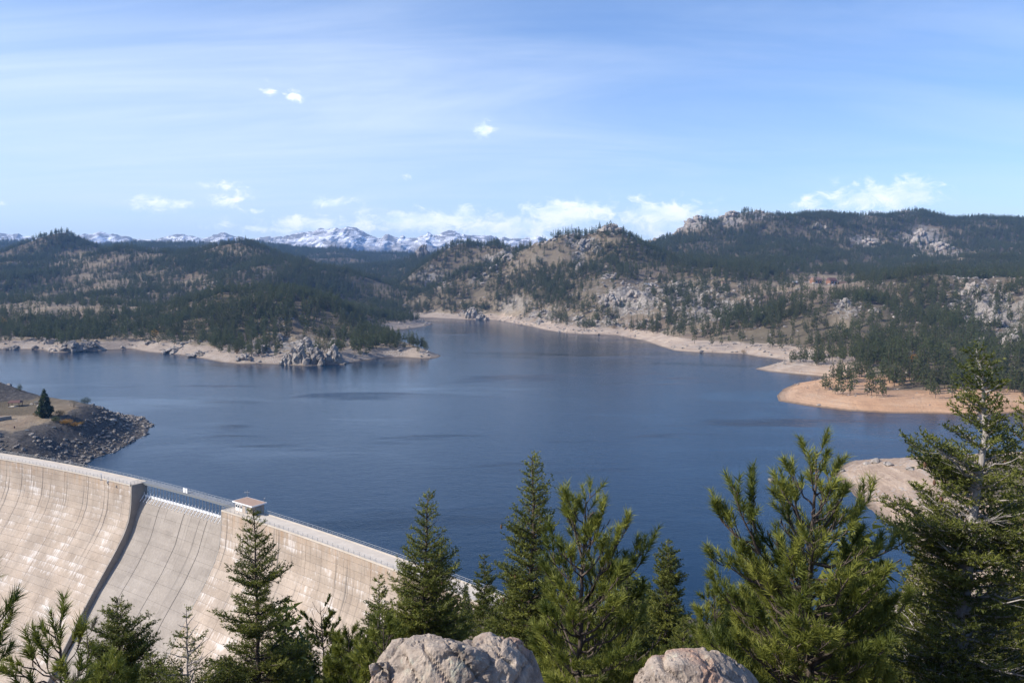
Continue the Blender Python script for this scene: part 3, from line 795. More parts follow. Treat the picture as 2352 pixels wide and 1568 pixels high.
def mountains():
    sky_l = [(-300, 545), (-150, 540), (0, 537), (25, 536), (50, 541), (90, 545), (140, 552), (200, 541), (222, 537), (243, 535), (262, 540), (290, 546), (330, 553), (360, 552), (388, 544), (418, 538), (450, 544), (470, 547), (490, 542), (512, 535), (540, 545), (580, 549), (620, 547), (655, 543),
             (690, 536), (730, 529), (762, 523), (780, 525), (806, 522), (826, 527), (850, 540), (864, 544), (878, 549), (890, 538), (904, 545), (915, 549), (926, 541), (938, 545), (950, 549), (967, 541), (984, 533), (996, 541), (1010, 538), (1030, 529), (1046, 534), (1062, 544),
             (1090, 547), (1130, 549), (1160, 550), (1200, 553), (1220, 549), (1238, 548), (1262, 560), (1320, 565), (1500, 555), (1700, 560), (2000, 565), (2400, 560), (2800, 560)]
    Ym = 9500.0; K = Ym / 16000.0
    sx = [at_y(u, v, Ym)[0] for u, v in sky_l]; sz = [at_y(u, v - 3 - (4 if 1050 < u < 1300 else 0), Ym)[2] for u, v in sky_l]
    nx, ny = 620, 90
    X = np.linspace(-13500, 14500, nx)[None].repeat(ny, 0)          # laid out as if 16 km away, then scaled
    Yr = np.linspace(-5200, 2600, ny)
    Yv = (16000 + Yr)[:, None].repeat(nx, 1)
    Xs = X * (16000 / Yv) ** 0.35 + fbm(X, Yv, 1500, 3, 71) * 330 * np.minimum(1, np.abs(Yr[:, None]) / 900)
    crest = np.interp(Xs.ravel() * K, sx, sz).reshape(X.shape) / K
    fall = np.where(Yr[:, None] < 0, 1 - (np.abs(Yr[:, None]) / 5200) ** 0.85, 1 - Yr[:, None] / 2600)
    rg = ridged(X, Yv, 1500, 5, 77)
    z = crest * np.clip(fall, 0, 1) + (rg - 0.75) * 460 * np.minimum(1, np.abs(Yr[:, None]) / 1300) * np.clip(fall, 0.1, 1)
    z += fbm(X, Yv, 330, 4, 55) * 42 * np.minimum(1, 0.25 + np.abs(Yr[:, None]) / 1500)
    z += fbm(X, Yv, 150, 3, 58) * 34
    z = z - 60
    z[np.abs(Yr) < 45] += 60
    V = np.stack([X.ravel() * K, Yv.ravel() * K, np.maximum(z, -30).ravel() * K], 1)
    i = (np.arange(ny - 1)[:, None] * nx + np.arange(nx - 1)[None]).ravel()
    Q = np.stack([i, i + 1, i + nx + 1, i + nx], 1)
    tag(obj('snow_mountains', mesh_np('snow_mountains', V, Q, M_SNOW, False)), 'snow-streaked blue mountain range on the horizon', None, None, 'structure')
    # valley floor that carries the ground from the far ridges to the range
    P = np.array([(-9000, 6050, 0), (9000, 6050, 0), (12000, 11200, -40), (-12000, 11200, -40)], float)
    tag(obj('valley_ground', mesh_np('valley_ground', P, np.array([[0, 1, 2, 3]]), M_GROUND)), None, None, None, 'structure')


mountains()


def water():
    def axis(parts):
        out = []
        for a, b, s in parts: out += list(np.arange(a, b, s))
        return np.array(out + [parts[-1][1]])
    xs = axis([(-1200, -260, 12), (-260, 60, 2.6), (60, 520, 10)])
    ys = axis([(170, 400, 2.6), (400, 1720, 10)])
    X, Y = np.meshgrid(xs, ys)
    d = lake_d(X.ravel(), Y.ravel()); s = dam_s(X.ravel(), Y.ravel())
    ok = (d < 16) & ~((s > -0.6) & (X.ravel() < 30) & (X.ravel() > -330))
    nx = len(xs); i = (np.arange(len(ys) - 1)[:, None] * nx + np.arange(nx - 1)[None]).ravel()
    Q = np.stack([i, i + 1, i + nx + 1, i + nx], 1)
    Q = Q[ok[Q].all(1)]
    used = np.unique(Q); mp = np.zeros(len(ok), int); mp[used] = np.arange(len(used))
    V = np.stack([X.ravel(), Y.ravel(), np.zeros(X.size)], 1)[used]
    tag(obj('lake_water', mesh_np('lake_water', V, mp[Q], M_WATER, True)), 'dark blue rippled reservoir water', None, None, 'structure')


water()

# ------------------------------------------------------------------ the dam
DAM = empty('dam', tuple(dam_p(-120, 0, CREST)))
tag(DAM, 'curved pale concrete dam with stepped lift lines holding back the reservoir', 'dam')
DAM_INV = Matrix.Translation(DAM.location).inverted()
_ax = np.linspace(DXL, DXR, 800)
_al = np.concatenate([[0], np.cumsum(np.hypot(np.diff(_ax), np.diff(dam_y(_ax))))])
def arc(x): return float(np.interp(x, _ax, _al))
def arc_x(a): return float(np.interp(a, _al, _ax))


def to_dam(o):
    """build in world coordinates, then hang under the dam"""
    o.parent = DAM; o.matrix_parent_inverse = DAM_INV
    return o


def under(o, parent):
    o.parent = parent; o.matrix_parent_inverse = parent.matrix_world.inverted() if False else Matrix.Translation(DAM.location).inverted() @ Matrix.Identity(4)
    return o


LIFT = 2.3
DAM_W = 6.2


def strip_mesh(name, xs, prof, mat, cols=5):
    """surface through profile points (o, z) swept along the crest curve between xs[0] and xs[1]"""
    X = np.linspace(xs[0], xs[1], cols)
    V = []; A = []
    for x in X:
        ar = arc(x)
        for o_, z_ in prof:
            V.append(dam_p(x, o_, z_)); A.append((ar, CREST - z_, 0))
    n = len(prof); i = (np.arange(cols - 1)[:, None] * n + np.arange(n - 1)[None]).ravel()
    Q = np.stack([i, i + n, i + n + 1, i + 1], 1)
    return mesh_np(name, np.array(V), Q, mat, False, {'face': np.array(A)})


def panel_mesh(name, x0, x1, z1, z0, off, mat, face=face_o, thick=0.16):
    """one cast lift of one block: a shallow slab with its own edges, z1 top, z0 bottom"""
    gx = 0.055; gz = 0.045
    X = np.linspace(x0 + gx * 0.8, x1 - gx * 0.8, 4); za, zb = z1 - gz, z0 + gz
    V = []; A = []
    zm = (za + zb) / 2
    for x in X:
        ar = arc(x)
        for o_, z_ in ((face(za) - thick, za), (face(za), za), (face(zm), zm), (face(zb), zb), (face(zb) - thick, zb)):
            V.append(dam_p(x, o_ + off, z_)); A.append((ar, CREST - z_, 0))
    n = 5; i = (np.arange(3)[:, None] * n + np.arange(n - 1)[None]).ravel()
    Q = np.stack([i, i + n, i + n + 1, i + 1], 1)
    ends = np.array([[0, 1, 2, 2], [0, 2, 3, 4]]); e2 = ends + 3 * n
    T = np.array([[0, 1, 2], [0, 2, 4], [2, 3, 4]]); T2 = T[:, ::-1] + 3 * n
    return mesh_np(name, np.array(V), [Q, np.vstack([T, T2])], mat, False, {'face': np.array(A)})


def block_edges(a0, a1, wdt):
    n = max(1, round((a1 - a0) / wdt)); return [arc_x(a) for a in np.linspace(a0, a1, n + 1)]


LEFT = block_edges(arc(DXL), arc(SPX0), 14.8); RIGHT = block_edges(arc(SPX1), arc(DXR), 14.8)
panels = []
for edges in (LEFT, RIGHT):
    for x0, x1 in zip(edges[:-1], edges[1:]):
        # the block's core sits just behind its cast lifts, open only where nothing shows
        zz = list(np.arange(CREST, -92, -LIFT)) + [-95.0]
        prof = [(-DAM_W, -12.0), (-DAM_W, CREST - 0.25), (-0.12, CREST - 0.25)] + [(face_o(z) - 0.12, z) for z in zz[1:]]
        me = strip_mesh('dam_block', (x0, x1), prof, M_JOINT, 4)
        n = len(prof)
        bm = bmesh.new(); bm.from_mesh(me); bm.verts.ensure_lookup_table()
        for k in (0, 3):
            try: bm.faces.new([bm.verts[k * n + q] for q in range(n)])
            except ValueError: pass
        bm.to_mesh(me); bm.free()
        blk = to_dam(obj('dam_block', me))
        for k in range(len(zz) - 1):
            c = dam_p((x0 + x1) / 2, face_o(zz[k]), zz[k] - LIFT / 2)
            u, v = project(c)
            if u < -130 or v > 1800 or zz[k] < -66: continue
            panels.append((c[1] + (400 if not (-60 < u < 900 and v < 1580) else 0), blk, x0, x1, zz[k], zz[k + 1]))
panels.sort(key=lambda q: q[0])
for i, (_, blk, x0, x1, z1, z0) in enumerate(panels[:420]):
    p = obj('lift_panel', panel_mesh('lift_panel', x0, x1, z1, z0, 0.0, M_CONC)); p.parent = blk; p.matrix_parent_inverse = Matrix.Identity(4)

# crest deck with a kerb on both edges
for nm, xa, xb in (('crest_deck', DXL, SPX0), ('crest_deck', SPX1, DXR)):
    me = strip_mesh(nm, (xa, xb), [(-DAM_W - 0.25, CREST - 0.35), (-DAM_W - 0.25, CREST + 0.18), (-DAM_W + 0.15, CREST + 0.18), (-DAM_W + 0.15, CREST), (-0.15, CREST), (-0.15, CREST + 0.18), (0.28, CREST + 0.18), (0.28, CREST - 0.35), (0.0, CREST - 0.40)], M_DECK, 60)
    to_dam(obj(nm, me))

# spillway: ogee crest near the upstream edge, chute set back from the wings
SILL = 8.6
def chute_o(z):
    zt = [SILL, SILL - 0.25, SILL - 1.0, SILL - 2.6, SILL - 5.0, -4, -12, -22.7, -37.1, -60, -95]
    ot = [-5.2, -4.6, -3.8, -2.9, -1.9, 0.9, 6.0, 14.5, 24.3, 39.4, 62.4]
    return float(np.interp(-z, [-a for a in zt], ot))
CH = [arc_x(a) for a in np.linspace(arc(SPX0), arc(SPX1), 5)]
CH[1] -= 1.0
chute_z = [SILL, SILL - 0.12, SILL - 0.3, SILL - 0.6, SILL - 1.0, SILL - 1.7, SILL - 2.6, SILL - 3.8, SILL - 5.0] + list(np.arange(1.2, -92, -2.3)) + [-95]
for x0, x1 in zip(CH[:-1], CH[1:]):
    prof = [(-DAM_W, -12), (-DAM_W, SILL - 0.6), (-DAM_W + 0.5, SILL - 0.05)] + [(chute_o(z) - 0.14, z) for z in chute_z]
    core = to_dam(obj('chute_block', strip_mesh('chute_block', (x0, x1), prof, M_JOINT, 4)))
    for za, zb in zip(list(range(0, 8, 4)) + list(range(8, 34, 2)), list(range(4, 12, 4)) + list(range(10, 36, 2))):
        z1, z0 = chute_z[za], chute_z[min(zb, len(chute_z) - 1)]
        gx, gz = 0.10, 0.035
        zs = [z1 - gz] + [z for z in chute_z[za + 1:zb]] + [z0 + gz]
        pf = [(chute_o(zs[0]) - 0.2, zs[0])] + [(chute_o(z), z) for z in zs] + [(chute_o(zs[-1]) - 0.2, zs[-1])]
        p = obj('chute_slab', strip_mesh('chute_slab', (x0 + gx, x1 - gx), pf, M_CHUTE, 4)); p.parent = core

# training walls on both sides of the chute
for xw, sg in ((SPX0, 1), (SPX1, -1)):
    prof_o = [(face_o(z), z) for z in np.linspace(CREST, -92, 48)]
    inner = [(min(chute_o(min(z, SILL)) - 0.8, face_o(z) - 0.8) if z < SILL - 0.5 else -DAM_W, z) for z in np.linspace(CREST, -92, 48)]
    mb = MB(); t_ = 0.45
    for k in range(47):
        P = []
        for x in (xw, xw + sg * t_):
            for (o_, z_) in (prof_o[k + 1], prof_o[k], inner[k], inner[k + 1]):
                P.append(dam_p(x, o_ + 0.02, z_ - (0.02 if k == 0 else 0)))
        P = np.array(P)
        mb.add(P, [(0, 1, 2, 3), (7, 6, 5, 4), (0, 4, 5, 1), (1, 5, 6, 2), (2, 6, 7, 3), (3, 7, 4, 0)])
    to_dam(mb.build('training_wall', M_PIER))

# white flashboards and their props along the sill
X = [arc_x(a) for a in np.linspace(arc(SPX0) + 1.2, arc(SPX1) - 0.8, 28)]
for x0, x1 in zip(X[:-1], X[1:]):
    mb = MB(); o_ = -4.7
    mb.hexa([dam_p(x0 + .03, o_ + .08, SILL - .02), dam_p(x1 - .03, o_ + .08, SILL - .02), dam_p(x1 - .03, o_ - .08, SILL - .02), dam_p(x0 + .03, o_ - .08, SILL - .02),
             dam_p(x0 + .03, o_ + .08, SILL + .95), dam_p(x1 - .03, o_ + .08, SILL + .95), dam_p(x1 - .03, o_ - .08, SILL + .95), dam_p(x0 + .03, o_ - .08, SILL + .95)])
    to_dam(mb.build('flashboard', M_WHITE))
for x in X[:-1]:
    mb = MB()
    mb.tube([dam_p(x, -4.5, SILL + 1.9), dam_p(x, -4.45, SILL + 0.95), dam_p(x, -2.6, SILL - 1.25)], 0.11, 5)
    mb.tube([dam_p(x, -4.5, SILL + 1.25), dam_p(x + 0.5, -3.2, SILL - 0.7)], 0.06, 4)
    to_dam(mb.build('flashboard_prop', M_WHITE))


def railing(xa, xb, off, z, step_=2.4, h=1.1, name='railing'):
    n = max(2, int((arc(xb) - arc(xa)) / step_)); xs = [arc_x(a) for a in np.linspace(arc(xa), arc(xb), n + 1)]
    mb = MB()
    for hh in (h, h * 0.55, 0.14):
        mb.tube([dam_p(x, off, z + hh) for x in xs], 0.045 if hh == h else 0.03, 4)
    return mb, xs


def add_rail(xa, xb, off, z, parent_fix, step_=2.4, name='railing'):
    mb, xs = railing(xa, xb, off, z, step_)
    r = parent_fix(mb.build(name, M_STEEL))
    pm = MB(); pm.tube([(0, 0, 0), (0, 0, 1.1)], 0.05, 4); pme = pm.mesh('post', M_STEEL)
    for x in xs:
        p = obj('post', pme); p.parent = r; p.location = dam_p(x, off, z)
    return r


add_rail(-262, SPX0, 0.08, CREST + 0.18, to_dam); add_rail(-262, SPX0, -DAM_W - 0.05, CREST + 0.18, to_dam)
add_rail(SPX1, DXR - 2, 0.08, CREST + 0.18, to_dam); add_rail(SPX1 + 12.4, DXR - 2, -DAM_W - 0.05, CREST + 0.18, to_dam)
for xw in (SPX0, SPX1):     # returns across the deck beside the spillway
    mb = MB()
    for hh in (1.1, 0.6, 0.14): mb.tube([dam_p(xw, 0.08, CREST + 0.18 + hh), dam_p(xw, -DAM_W + (1.6 if xw == SPX0 else 2.2), CREST + 0.18 + hh)], 0.04, 4)
    r = to_dam(mb.build('railing', M_STEEL))
    pm = MB(); pm.tube([(0, 0, 0), (0, 0, 1.1)], 0.05, 4); pme = pm.mesh('post', M_STEEL)
    for k in range(4):
        p = obj('post', pme); p.parent = r; p.location = dam_p(xw, -k * 1.4, CREST + 0.02)

# footbridge over the spillway
BR = empty('footbridge', tuple(dam_p(SPX0, -DAM_W + 0.4, CREST - 0.8)))
tag(BR, 'long grey steel footbridge carried over the spillway of the dam', 'bridge')
BRI = Matrix.Translation(BR.location).inverted()
def to_br(o): o.parent = BR; o.matrix_parent_inverse = BRI; return o
xs = [arc_x(a) for a in np.linspace(arc(SPX0) - 0.4, arc(SPX1) + 0.4, 29)]
for off in (-DAM_W + 1.5, -DAM_W - 0.1):
    mb = MB()
    for a, b in zip(xs[:-1], xs[1:]):
        mb.hexa([dam_p(a, off + .12, CREST - .75), dam_p(b, off + .12, CREST - .75), dam_p(b, off - .12, CREST - .75), dam_p(a, off - .12, CREST - .75),
                 dam_p(a, off + .12, CREST - .05), dam_p(b, off + .12, CREST - .05), dam_p(b, off - .12, CREST - .05), dam_p(a, off - .12, CREST - .05)])
    to_br(mb.build('girder', M_GIRDER))
    add_rail(SPX0 + 0.2, SPX1 - 0.2, off, CREST + 0.12, to_br, 1.9)
mb = MB(); oa, ob = -DAM_W + 1.65, -DAM_W - 0.25
for a, b in zip(xs[:-1], xs[1:]):
    mb.hexa([dam_p(a, oa, CREST - .04), dam_p(b, oa, CREST - .04), dam_p(b, ob, CREST - .04), dam_p(a, ob, CREST - .04), dam_p(a, oa, CREST + .1), dam_p(b, oa, CREST + .1), dam_p(b, ob, CREST + .1), dam_p(a, ob, CREST + .1)])
to_br(mb.build('walkway', M_STEEL))
for x in X[:-1]:
    mb = MB(); mb.tube([dam_p(x, -DAM_W + 1.35, SILL - 0.3), dam_p(x, -DAM_W + 1.35, CREST - 0.75)], 0.10, 4)
    to_br(mb.build('bridge_column', M_STEEL))
# white notice boards on the bridge rail
for k, xq in enumerate((-121.6, -120.4)):
    b = empty('notice_board', tuple(dam_p(xq, -DAM_W + 1.62, CREST + 0.2)), math.atan(dam_m(xq)))
    mb = MB(); mb.box((0, 0, 0.85), (1.05, 0.05, 1.7)); mb.build('sign_plate', M_WHITE, b)
    mb = MB(); mb.box((-.42, .07, 0.8), (0.06, 0.06, 1.8)); mb.build('post', M_STEEL, b)
    mb = MB(); mb.box((.42, .07, 0.8), (0.06, 0.06, 1.8)); mb.build('post', M_STEEL, b)
    tag(b, ['white notice board on the footbridge rail, the one nearer the left pier', 'white notice board on the footbridge rail, the one nearer the gatehouse'][k], 'sign', 'notice boards on the footbridge')

# gatehouse on the crest right of the spillway
GX_ = -90.5
g = empty('gatehouse', tuple(dam_p(GX_, -DAM_W + 1.6, CREST)), math.atan(dam_m(GX_)))
tag(g, 'small tan gatehouse with flat brown roof on the dam crest', 'building')
mb = MB(); mb.box((0, 0, 1.55), (9.6, 4.6, 3.1)); mb.build('wall', M_TAN, g)
mb = MB(); mb.box((0, 0, 3.27), (10.8, 5.6, 0.34)); rf = mb.build('roof', M_ROOFB, g)
mb = MB()
mb.box((0, -2.85, 3.24), (11.0, 0.10, 0.42)); mb.box((0, 2.85, 3.24), (11.0, 0.10, 0.42)); mb.box((-5.45, 0, 3.24), (0.10, 5.6, 0.42)); mb.box((5.45, 0, 3.24), (0.10, 5.6, 0.42))
mb.build('fascia', M_WHITE, rf)
for x in (-3.9, -2.7, -1.2):
    mb = MB(); mb.box((x, -2.34, 1.5), (0.95, 0.08, 2.4)); d_ = mb.build('door' if x == -1.2 else 'window', M_WHITE, g)
    mb = MB(); mb.box((x, -2.40, 1.9), (0.7, 0.05, 0.8)); mb.build('pane', M_GLASS, d_)
mb = MB(); mb.box((4.85, 0, 1.3), (0.08, 2.6, 2.6)); mb.build('door', M_STEEL, g)
mb = MB(); mb.box((1.6, -2.34, 1.4), (1.1, 0.08, 2.2)); mb.build('door', M_STEEL, g)
mb = MB(); mb.tube([(-3.6, 1.8, 3.4), (-3.6, 1.8, 6.2)], 0.06, 5); mb.tube([(-5.6, 1.8, 5.2), (-2.4, 1.8, 5.8)], 0.05, 4)
for q in (-5.2, -4.6, -4.0, -3.0): mb.tube([(q, 1.8, 4.95), (q, 1.8, 5.9)], 0.03, 4)
mb.build('antenna', M_STEEL, g)
mb = MB(); mb.tube([(5.0, 2.2, 3.4), (5.0, 2.2, 4.6), (5.25, 2.2, 4.9)], 0.06, 5); mb.box((5.3, 2.2, 4.95), (0.4, 0.3, 0.25)); mb.build('lamp', M_STEEL, g)

# small crest furniture left of the spillway
for k, (u, v, h_, lab) in enumerate([(233, 1102, 2.6, 'slim white-topped post on the dam crest, the taller of two'), (248, 1107, 0.9, 'short grey post on the dam crest beside the taller one')]):
    p = at_z(u, v, CREST)
    b = empty('crest_post', (p[0], p[1], CREST))
    mb = MB(); mb.tube([(0, 0, 0), (0, 0, h_)], 0.09, 6); mb.box((0, 0, 0.1), (0.7, 0.7, 0.2)); mb.build('post', M_STEEL, b)
    mb = MB(); mb.box((0, -0.1, h_ - 0.2), (0.5, 0.12, 0.5)); mb.build('sign_plate', M_WHITE, b)
    tag(b, lab, 'post', 'posts on the dam crest')

# ------------------------------------------------------------------ foliage tools
def unit(v): return v / (np.linalg.norm(v, axis=-1, keepdims=True) + 1e-9)


def needles(P, D, L, k, nl, nw, ang, tint, rng, jitter=0.35):
    """triangular needles round shoots: P start, D direction, L length, k needles per shoot"""
    n = len(P)
    P = np.repeat(P, k, 0); D = np.repeat(unit(D), k, 0); L = np.repeat(L, k); T = np.repeat(tint, k)
    t = rng.random(n * k); ph = rng.random(n * k) * 2 * np.pi
    ref = np.where(np.abs(D[:, 2:3]) > 0.9, np.array([[1., 0, 0]]), np.array([[0, 0, 1.]]))
    e1 = unit(np.cross(D, ref)); e2 = np.cross(D, e1)
    a = ang * (1 + jitter * rng.standard_normal(n * k))
    d = np.cos(a)[:, None] * D + np.sin(a)[:, None] * (np.cos(ph)[:, None] * e1 + np.sin(ph)[:, None] * e2)
    b = P + D * (L * t)[:, None]
    wv = unit(np.cross(d, rng.standard_normal((n * k, 3)))) * (nw / 2)
    ln = nl * (0.7 + 0.6 * rng.random(n * k))
    tip = b + d * ln[:, None]
    V = np.stack([b - wv, b + wv, tip], 1).reshape(-1, 3)
    tt = np.clip(T + 0.22 * (rng.random(n * k) - 0.5), 0, 1)
    return V, np.repeat(tt, 3)


def needle_mesh(name, parts, mat):
    V = np.vstack([p[0] for p in parts]); T = np.concatenate([p[1] for p in parts])
    return mesh_np(name, V, np.arange(len(V)).reshape(-1, 3), mat, False, {'tint': T})


def prof_at(prof, v):
    vs = [p[0] for p in prof]
    return np.interp(v, vs, [p[1] for p in prof]), np.interp(v, vs, [p[2] for p in prof])


def grow(name, label, kind, Y, trunk, prof, nb, seed, mats, group, wood_r=0.10, dens=1.0, limbs=(), droop=0.0, dead=0.08, fine=1.0, cones=0, gap=0.0, vmax=1800):
    """a conifer: trunk line in photo px at depth Y, outline table (v, left u, right u), nb limbs"""
    rng = np.random.default_rng(seed)
    pxm = Y / F                                    # metres per photo pixel at this depth
    tp = [at_y(u, v, Y) for u, v in trunk]
    last = tp[-1]; gz = ground(last[0], last[1]) - 0.25
    if last[2] > gz + 0.3: tp.append(np.array([last[0] + 0.05, last[1], gz]))
    tp = np.array(tp)
    base = Vector((tp[-1][0], tp[-1][1], gz + 0.25))
    zt = tp[:, 2]
    def trunk_at(z): return np.array([np.interp(-z, -zt, tp[:, 0]), np.interp(-z, -zt, tp[:, 1]), z])
    H = zt[0] - zt[-1]
    wood = MB()
    zz = np.linspace(zt[0], zt[-1], 26)
    tpp = np.array([trunk_at(z) for z in zz]); wig = np.linspace(0.2, 1, 26)[:, None] * 0.04 * rng.standard_normal((26, 3)) * np.array([1, 1, 0])
    wood.tube(tpp + wig, np.linspace(0.012, 1, 26) ** 0.85 * wood_r + 0.006, 9, False)
    SH = []; DD = []; LL = []; TT = []
    v0 = prof[0][0]; v1 = min(prof[-1][0], vmax)
    vv = np.linspace(v0, v1, 200); lr = np.array([prof_at(prof, v) for v in vv])
    pdf = 0.65 * np.mean(lr[:, 1] - lr[:, 0]) + (lr[:, 1] - lr[:, 0]); cdf = np.cumsum(pdf) / pdf.sum()
    jobs = []
    nb = int(nb * (1.25 if kind == 'pine' else 1.55))
    for i in range(nb):
        v = np.interp((i + rng.random()) / nb, cdf, vv)
        ph = i * 2.39996 + rng.random() * 0.9
        l, r = prof_at(prof, v)
        tu_, _ = project(trunk_at(at_y(CX, v, Y)[2]))
        Rl, Rr = max(tu_ - l, 4) * pxm, max(r - tu_, 4) * pxm
        c = math.cos(ph)
        R = Rr * max(c, 0) ** 2 + Rl * max(-c, 0) ** 2 + (Rl + Rr) / 2 * math.sin(ph) ** 2
        R *= (0.62 + 0.45 * rng.random()) if kind == 'pine' else (0.74 + 0.36 * rng.random())
        if rng.random() < gap: continue
        f = (v - v0) / max(v1 - v0, 1)
        rise = R * ((0.95 if kind == 'pine' else 0.6) * (1 - f) + (0.30 if kind == 'pine' else 0.10) - droop * f)
        ze = at_y(CX, v, Y)[2]
        jobs.append((trunk_at(min(ze - rise, zt[0] - 0.02)), trunk_at(ze) + np.array([c * R, math.sin(ph) * R, 0.0]), R, f))
    for (ua, va, ub, vb, dy) in limbs:
        a = at_y(ua, va, Y); b = at_y(ub, vb, Y + dy); jobs.append((a, b, float(np.linalg.norm(b - a)), 0.4))
    for (a, b, R, f) in jobs:
        L = float(np.linalg.norm(b - a))
        s_ = np.linspace(0, 1, 6)[:, None]
        mid = (b - a) * s_; sag = np.array([0, 0, 1.0]) * (s_ ** 2 - s_) * L * (0.30 if kind == 'pine' else 0.18)
        line = a + mid + sag + 0.03 * L * rng.standard_normal((6, 3)) * np.sin(s_ * np.pi)
        r0 = min(wood_r * 0.45, 0.010 + 0.016 * L)
        wood.tube(line, np.linspace(r0, 0.004, 6), 5, False)
        bare = rng.random() < dead
        bd = unit(b - a)
        side = unit(np.cross(bd, np.array([0, 0, 1.0])))
        shade_t = 0.15 + 0.75 * rng.random()
        if kind == 'pine':
            n2 = max(2, int(L / 0.115 * dens))
            for j in range(n2):
                sj = 0.30 + 0.70 * (j + rng.random()) / n2 if j else 1.0
                p0 = line[0] + (line[-1] - line[0]) * 0
                q = sj * 5; k0 = min(int(q), 4); p0 = line[k0] + (line[k0 + 1] - line[k0]) * (q - k0)
                d = unit(bd * 0.7 + side * rng.normal(0, 0.75) + np.array([0, 0, 0.55 + 0.35 * rng.random()]))
                ln = (0.10 + 0.26 * rng.random()) * (0.6 + 0.5 * (1 - sj)) * fine if j else 0.10
                p1 = p0 + d * ln
                wood.tube([p0, p1], [0.010, 0.006], 4, False)
                if bare: continue
                SH.append(p1 - d * 0.03); DD.append(unit(d + np.array([0, 0, 0.25]))); LL.append((0.16 + 0.18 * rng.random()) * fine); TT.append(shade_t)
        else:
            n2 = max(6, int(L / 0.050 * dens))
            for j in range(n2):
                sj = 0.12 + 0.88 * (j + rng.random()) / n2
                q = sj * 5; k0 = min(int(q), 4); p0 = line[k0] + (line[k0 + 1] - line[k0]) * (q - k0)
                sg = 1 if j % 2 else -1
                ln = (0.10 + 0.30 * L * (1.05 - sj)) * (0.6 + 0.7 * rng.random())
                ln = min(ln, 0.75)
                d = unit(bd * (0.55 + 0.5 * rng.random()) + side * sg * (0.55 + 0.5 * rng.random()) + np.array([0, 0, 0.22 + 0.35 * rng.standard_normal()]))
                if ln > 0.26: wood.tube([p0, p0 + d * ln], [0.006, 0.003], 3, False)
                if bare: continue
                SH.append(p0); DD.append(d); LL.append(ln); TT.append(shade_t)
                n3 = int(ln / 0.075)
                for m in range(n3):
                    t3 = (m + 0.6) / max(n3, 1)
                    d3 = unit(d * 0.7 + np.cross(d, np.array([0, 0, 1.0])) * (0.8 if m % 2 else -0.8) + np.array([0, 0, 0.25 + 0.3 * rng.standard_normal()]))
                    SH.append(p0 + d * ln * t3); DD.append(d3); LL.append(0.07 + 0.10 * rng.random()); TT.append(min(1, shade_t + 0.15))
    SH, DD, LL, TT = map(np.array, (SH, DD, LL, TT))
    _, vs_ = project(SH); us_, _ = project(SH); ok_ = (vs_ < 1660) & (us_ > -120) & (us_ < 2480)      # nothing far below or beside the view
    SH, DD, LL, TT = SH[ok_], DD[ok_], LL[ok_], TT[ok_]
    parts = []
    if kind == 'pine':
        parts.append(needles(SH, DD, LL, int(72 * fine), 0.155 * fine, 0.0125 * max(1, Y / 13), 0.66, TT, rng, 0.30))
    else:
        k = max(1.0, Y / 20)
        for lo_, hi_, kk in ((0, 0.12, 6), (0.12, 0.25, 9), (0.25, 9, 13)):
            q = (LL >= lo_) & (LL < hi_)
            if q.any(): parts.append(needles(SH[q], DD[q], LL[q], kk, 0.054 * k ** 0.6, 0.0225 * k ** 0.8, 0.85, TT[q], rng, 0.3))
    tree = empty(name, base)
    off = np.array(base)
    me = wood.mesh('trunk', mats[1], True); me.transform(Matrix.Translation(-base)); obj('trunk', me, tree)
    cm = needle_mesh('crown', parts, mats[0]); cm.transform(Matrix.Translation(-base)); obj('crown', cm, tree)
    for i in range(cones):
        q = rng.integers(0, max(1, int(len(SH) * 0.45)))
        if i == 0:
            cb = MB(); zc_ = np.linspace(0, 1, 7); cb.tube(np.stack([0 * zc_, 0 * zc_, -0.075 * zc_], 1), 0.004 + 0.017 * np.sin(np.pi * (0.12 + 0.8 * zc_)), 7); cme = cb.mesh('cone', M_CONE)
        c_ = obj('cone', cme, tree, Vector(SH[q] + DD[q] * LL[q]) - base); c_.scale = (1.3, 1.3, 1.3)
    tag(tree, label, 'tree', group)
    return tree


G_FORE = 'trees below the overlook'
FM, FP = (M_FIR, M_BARK), (M_FIR, M_BARKP)
grow('fir_tree', 'tall dark fir standing alone against the pale right wing of the dam', 'fir', 23, [(582, 1168), (588, 1300), (592, 1450), (596, 1600)],
     [(1168, 576, 590), (1200, 545, 612), (1245, 548, 628), (1275, 522, 648), (1305, 512, 662), (1345, 545, 648), (1380, 512, 660), (1410, 490, 685), (1440, 535, 640), (1480, 505, 700), (1530, 470, 700), (1600, 450, 720), (1800, 430, 740)], 150, 101, FM, G_FORE, 0.11, cones=6, gap=0.10)
grow('fir_tree', 'broad conical fir with many cones between the dam and the lake', 'fir', 21, [(983, 1136), (978, 1250), (970, 1400), (968, 1600)],
     [(1136, 974, 992), (1170, 958, 1005), (1210, 940, 1015), (1240, 925, 1035), (1270, 915, 1065), (1300, 910, 1070), (1330, 890, 1060), (1380, 870, 1085), (1430, 860, 1110), (1480, 850, 1120), (1600, 820, 1140), (1800, 800, 1160)], 190, 102, FM, G_FORE, 0.12, cones=22)
grow('fir_tree', 'slender spire-topped fir reaching highest against the lake water', 'fir', 18, [(1222, 1046), (1226, 1150), (1222, 1280), (1214, 1400), (1210, 1600)],
     [(1046, 1216, 1228), (1080, 1205, 1245), (1110, 1205, 1268), (1150, 1195, 1258), (1180, 1158, 1272), (1215, 1170, 1282), (1260, 1150, 1270), (1310, 1130, 1290), (1370, 1115, 1290), (1430, 1110, 1300), (1600, 1090, 1310), (1800, 1080, 1320)], 210, 103, FM, G_FORE, 0.11, cones=16)
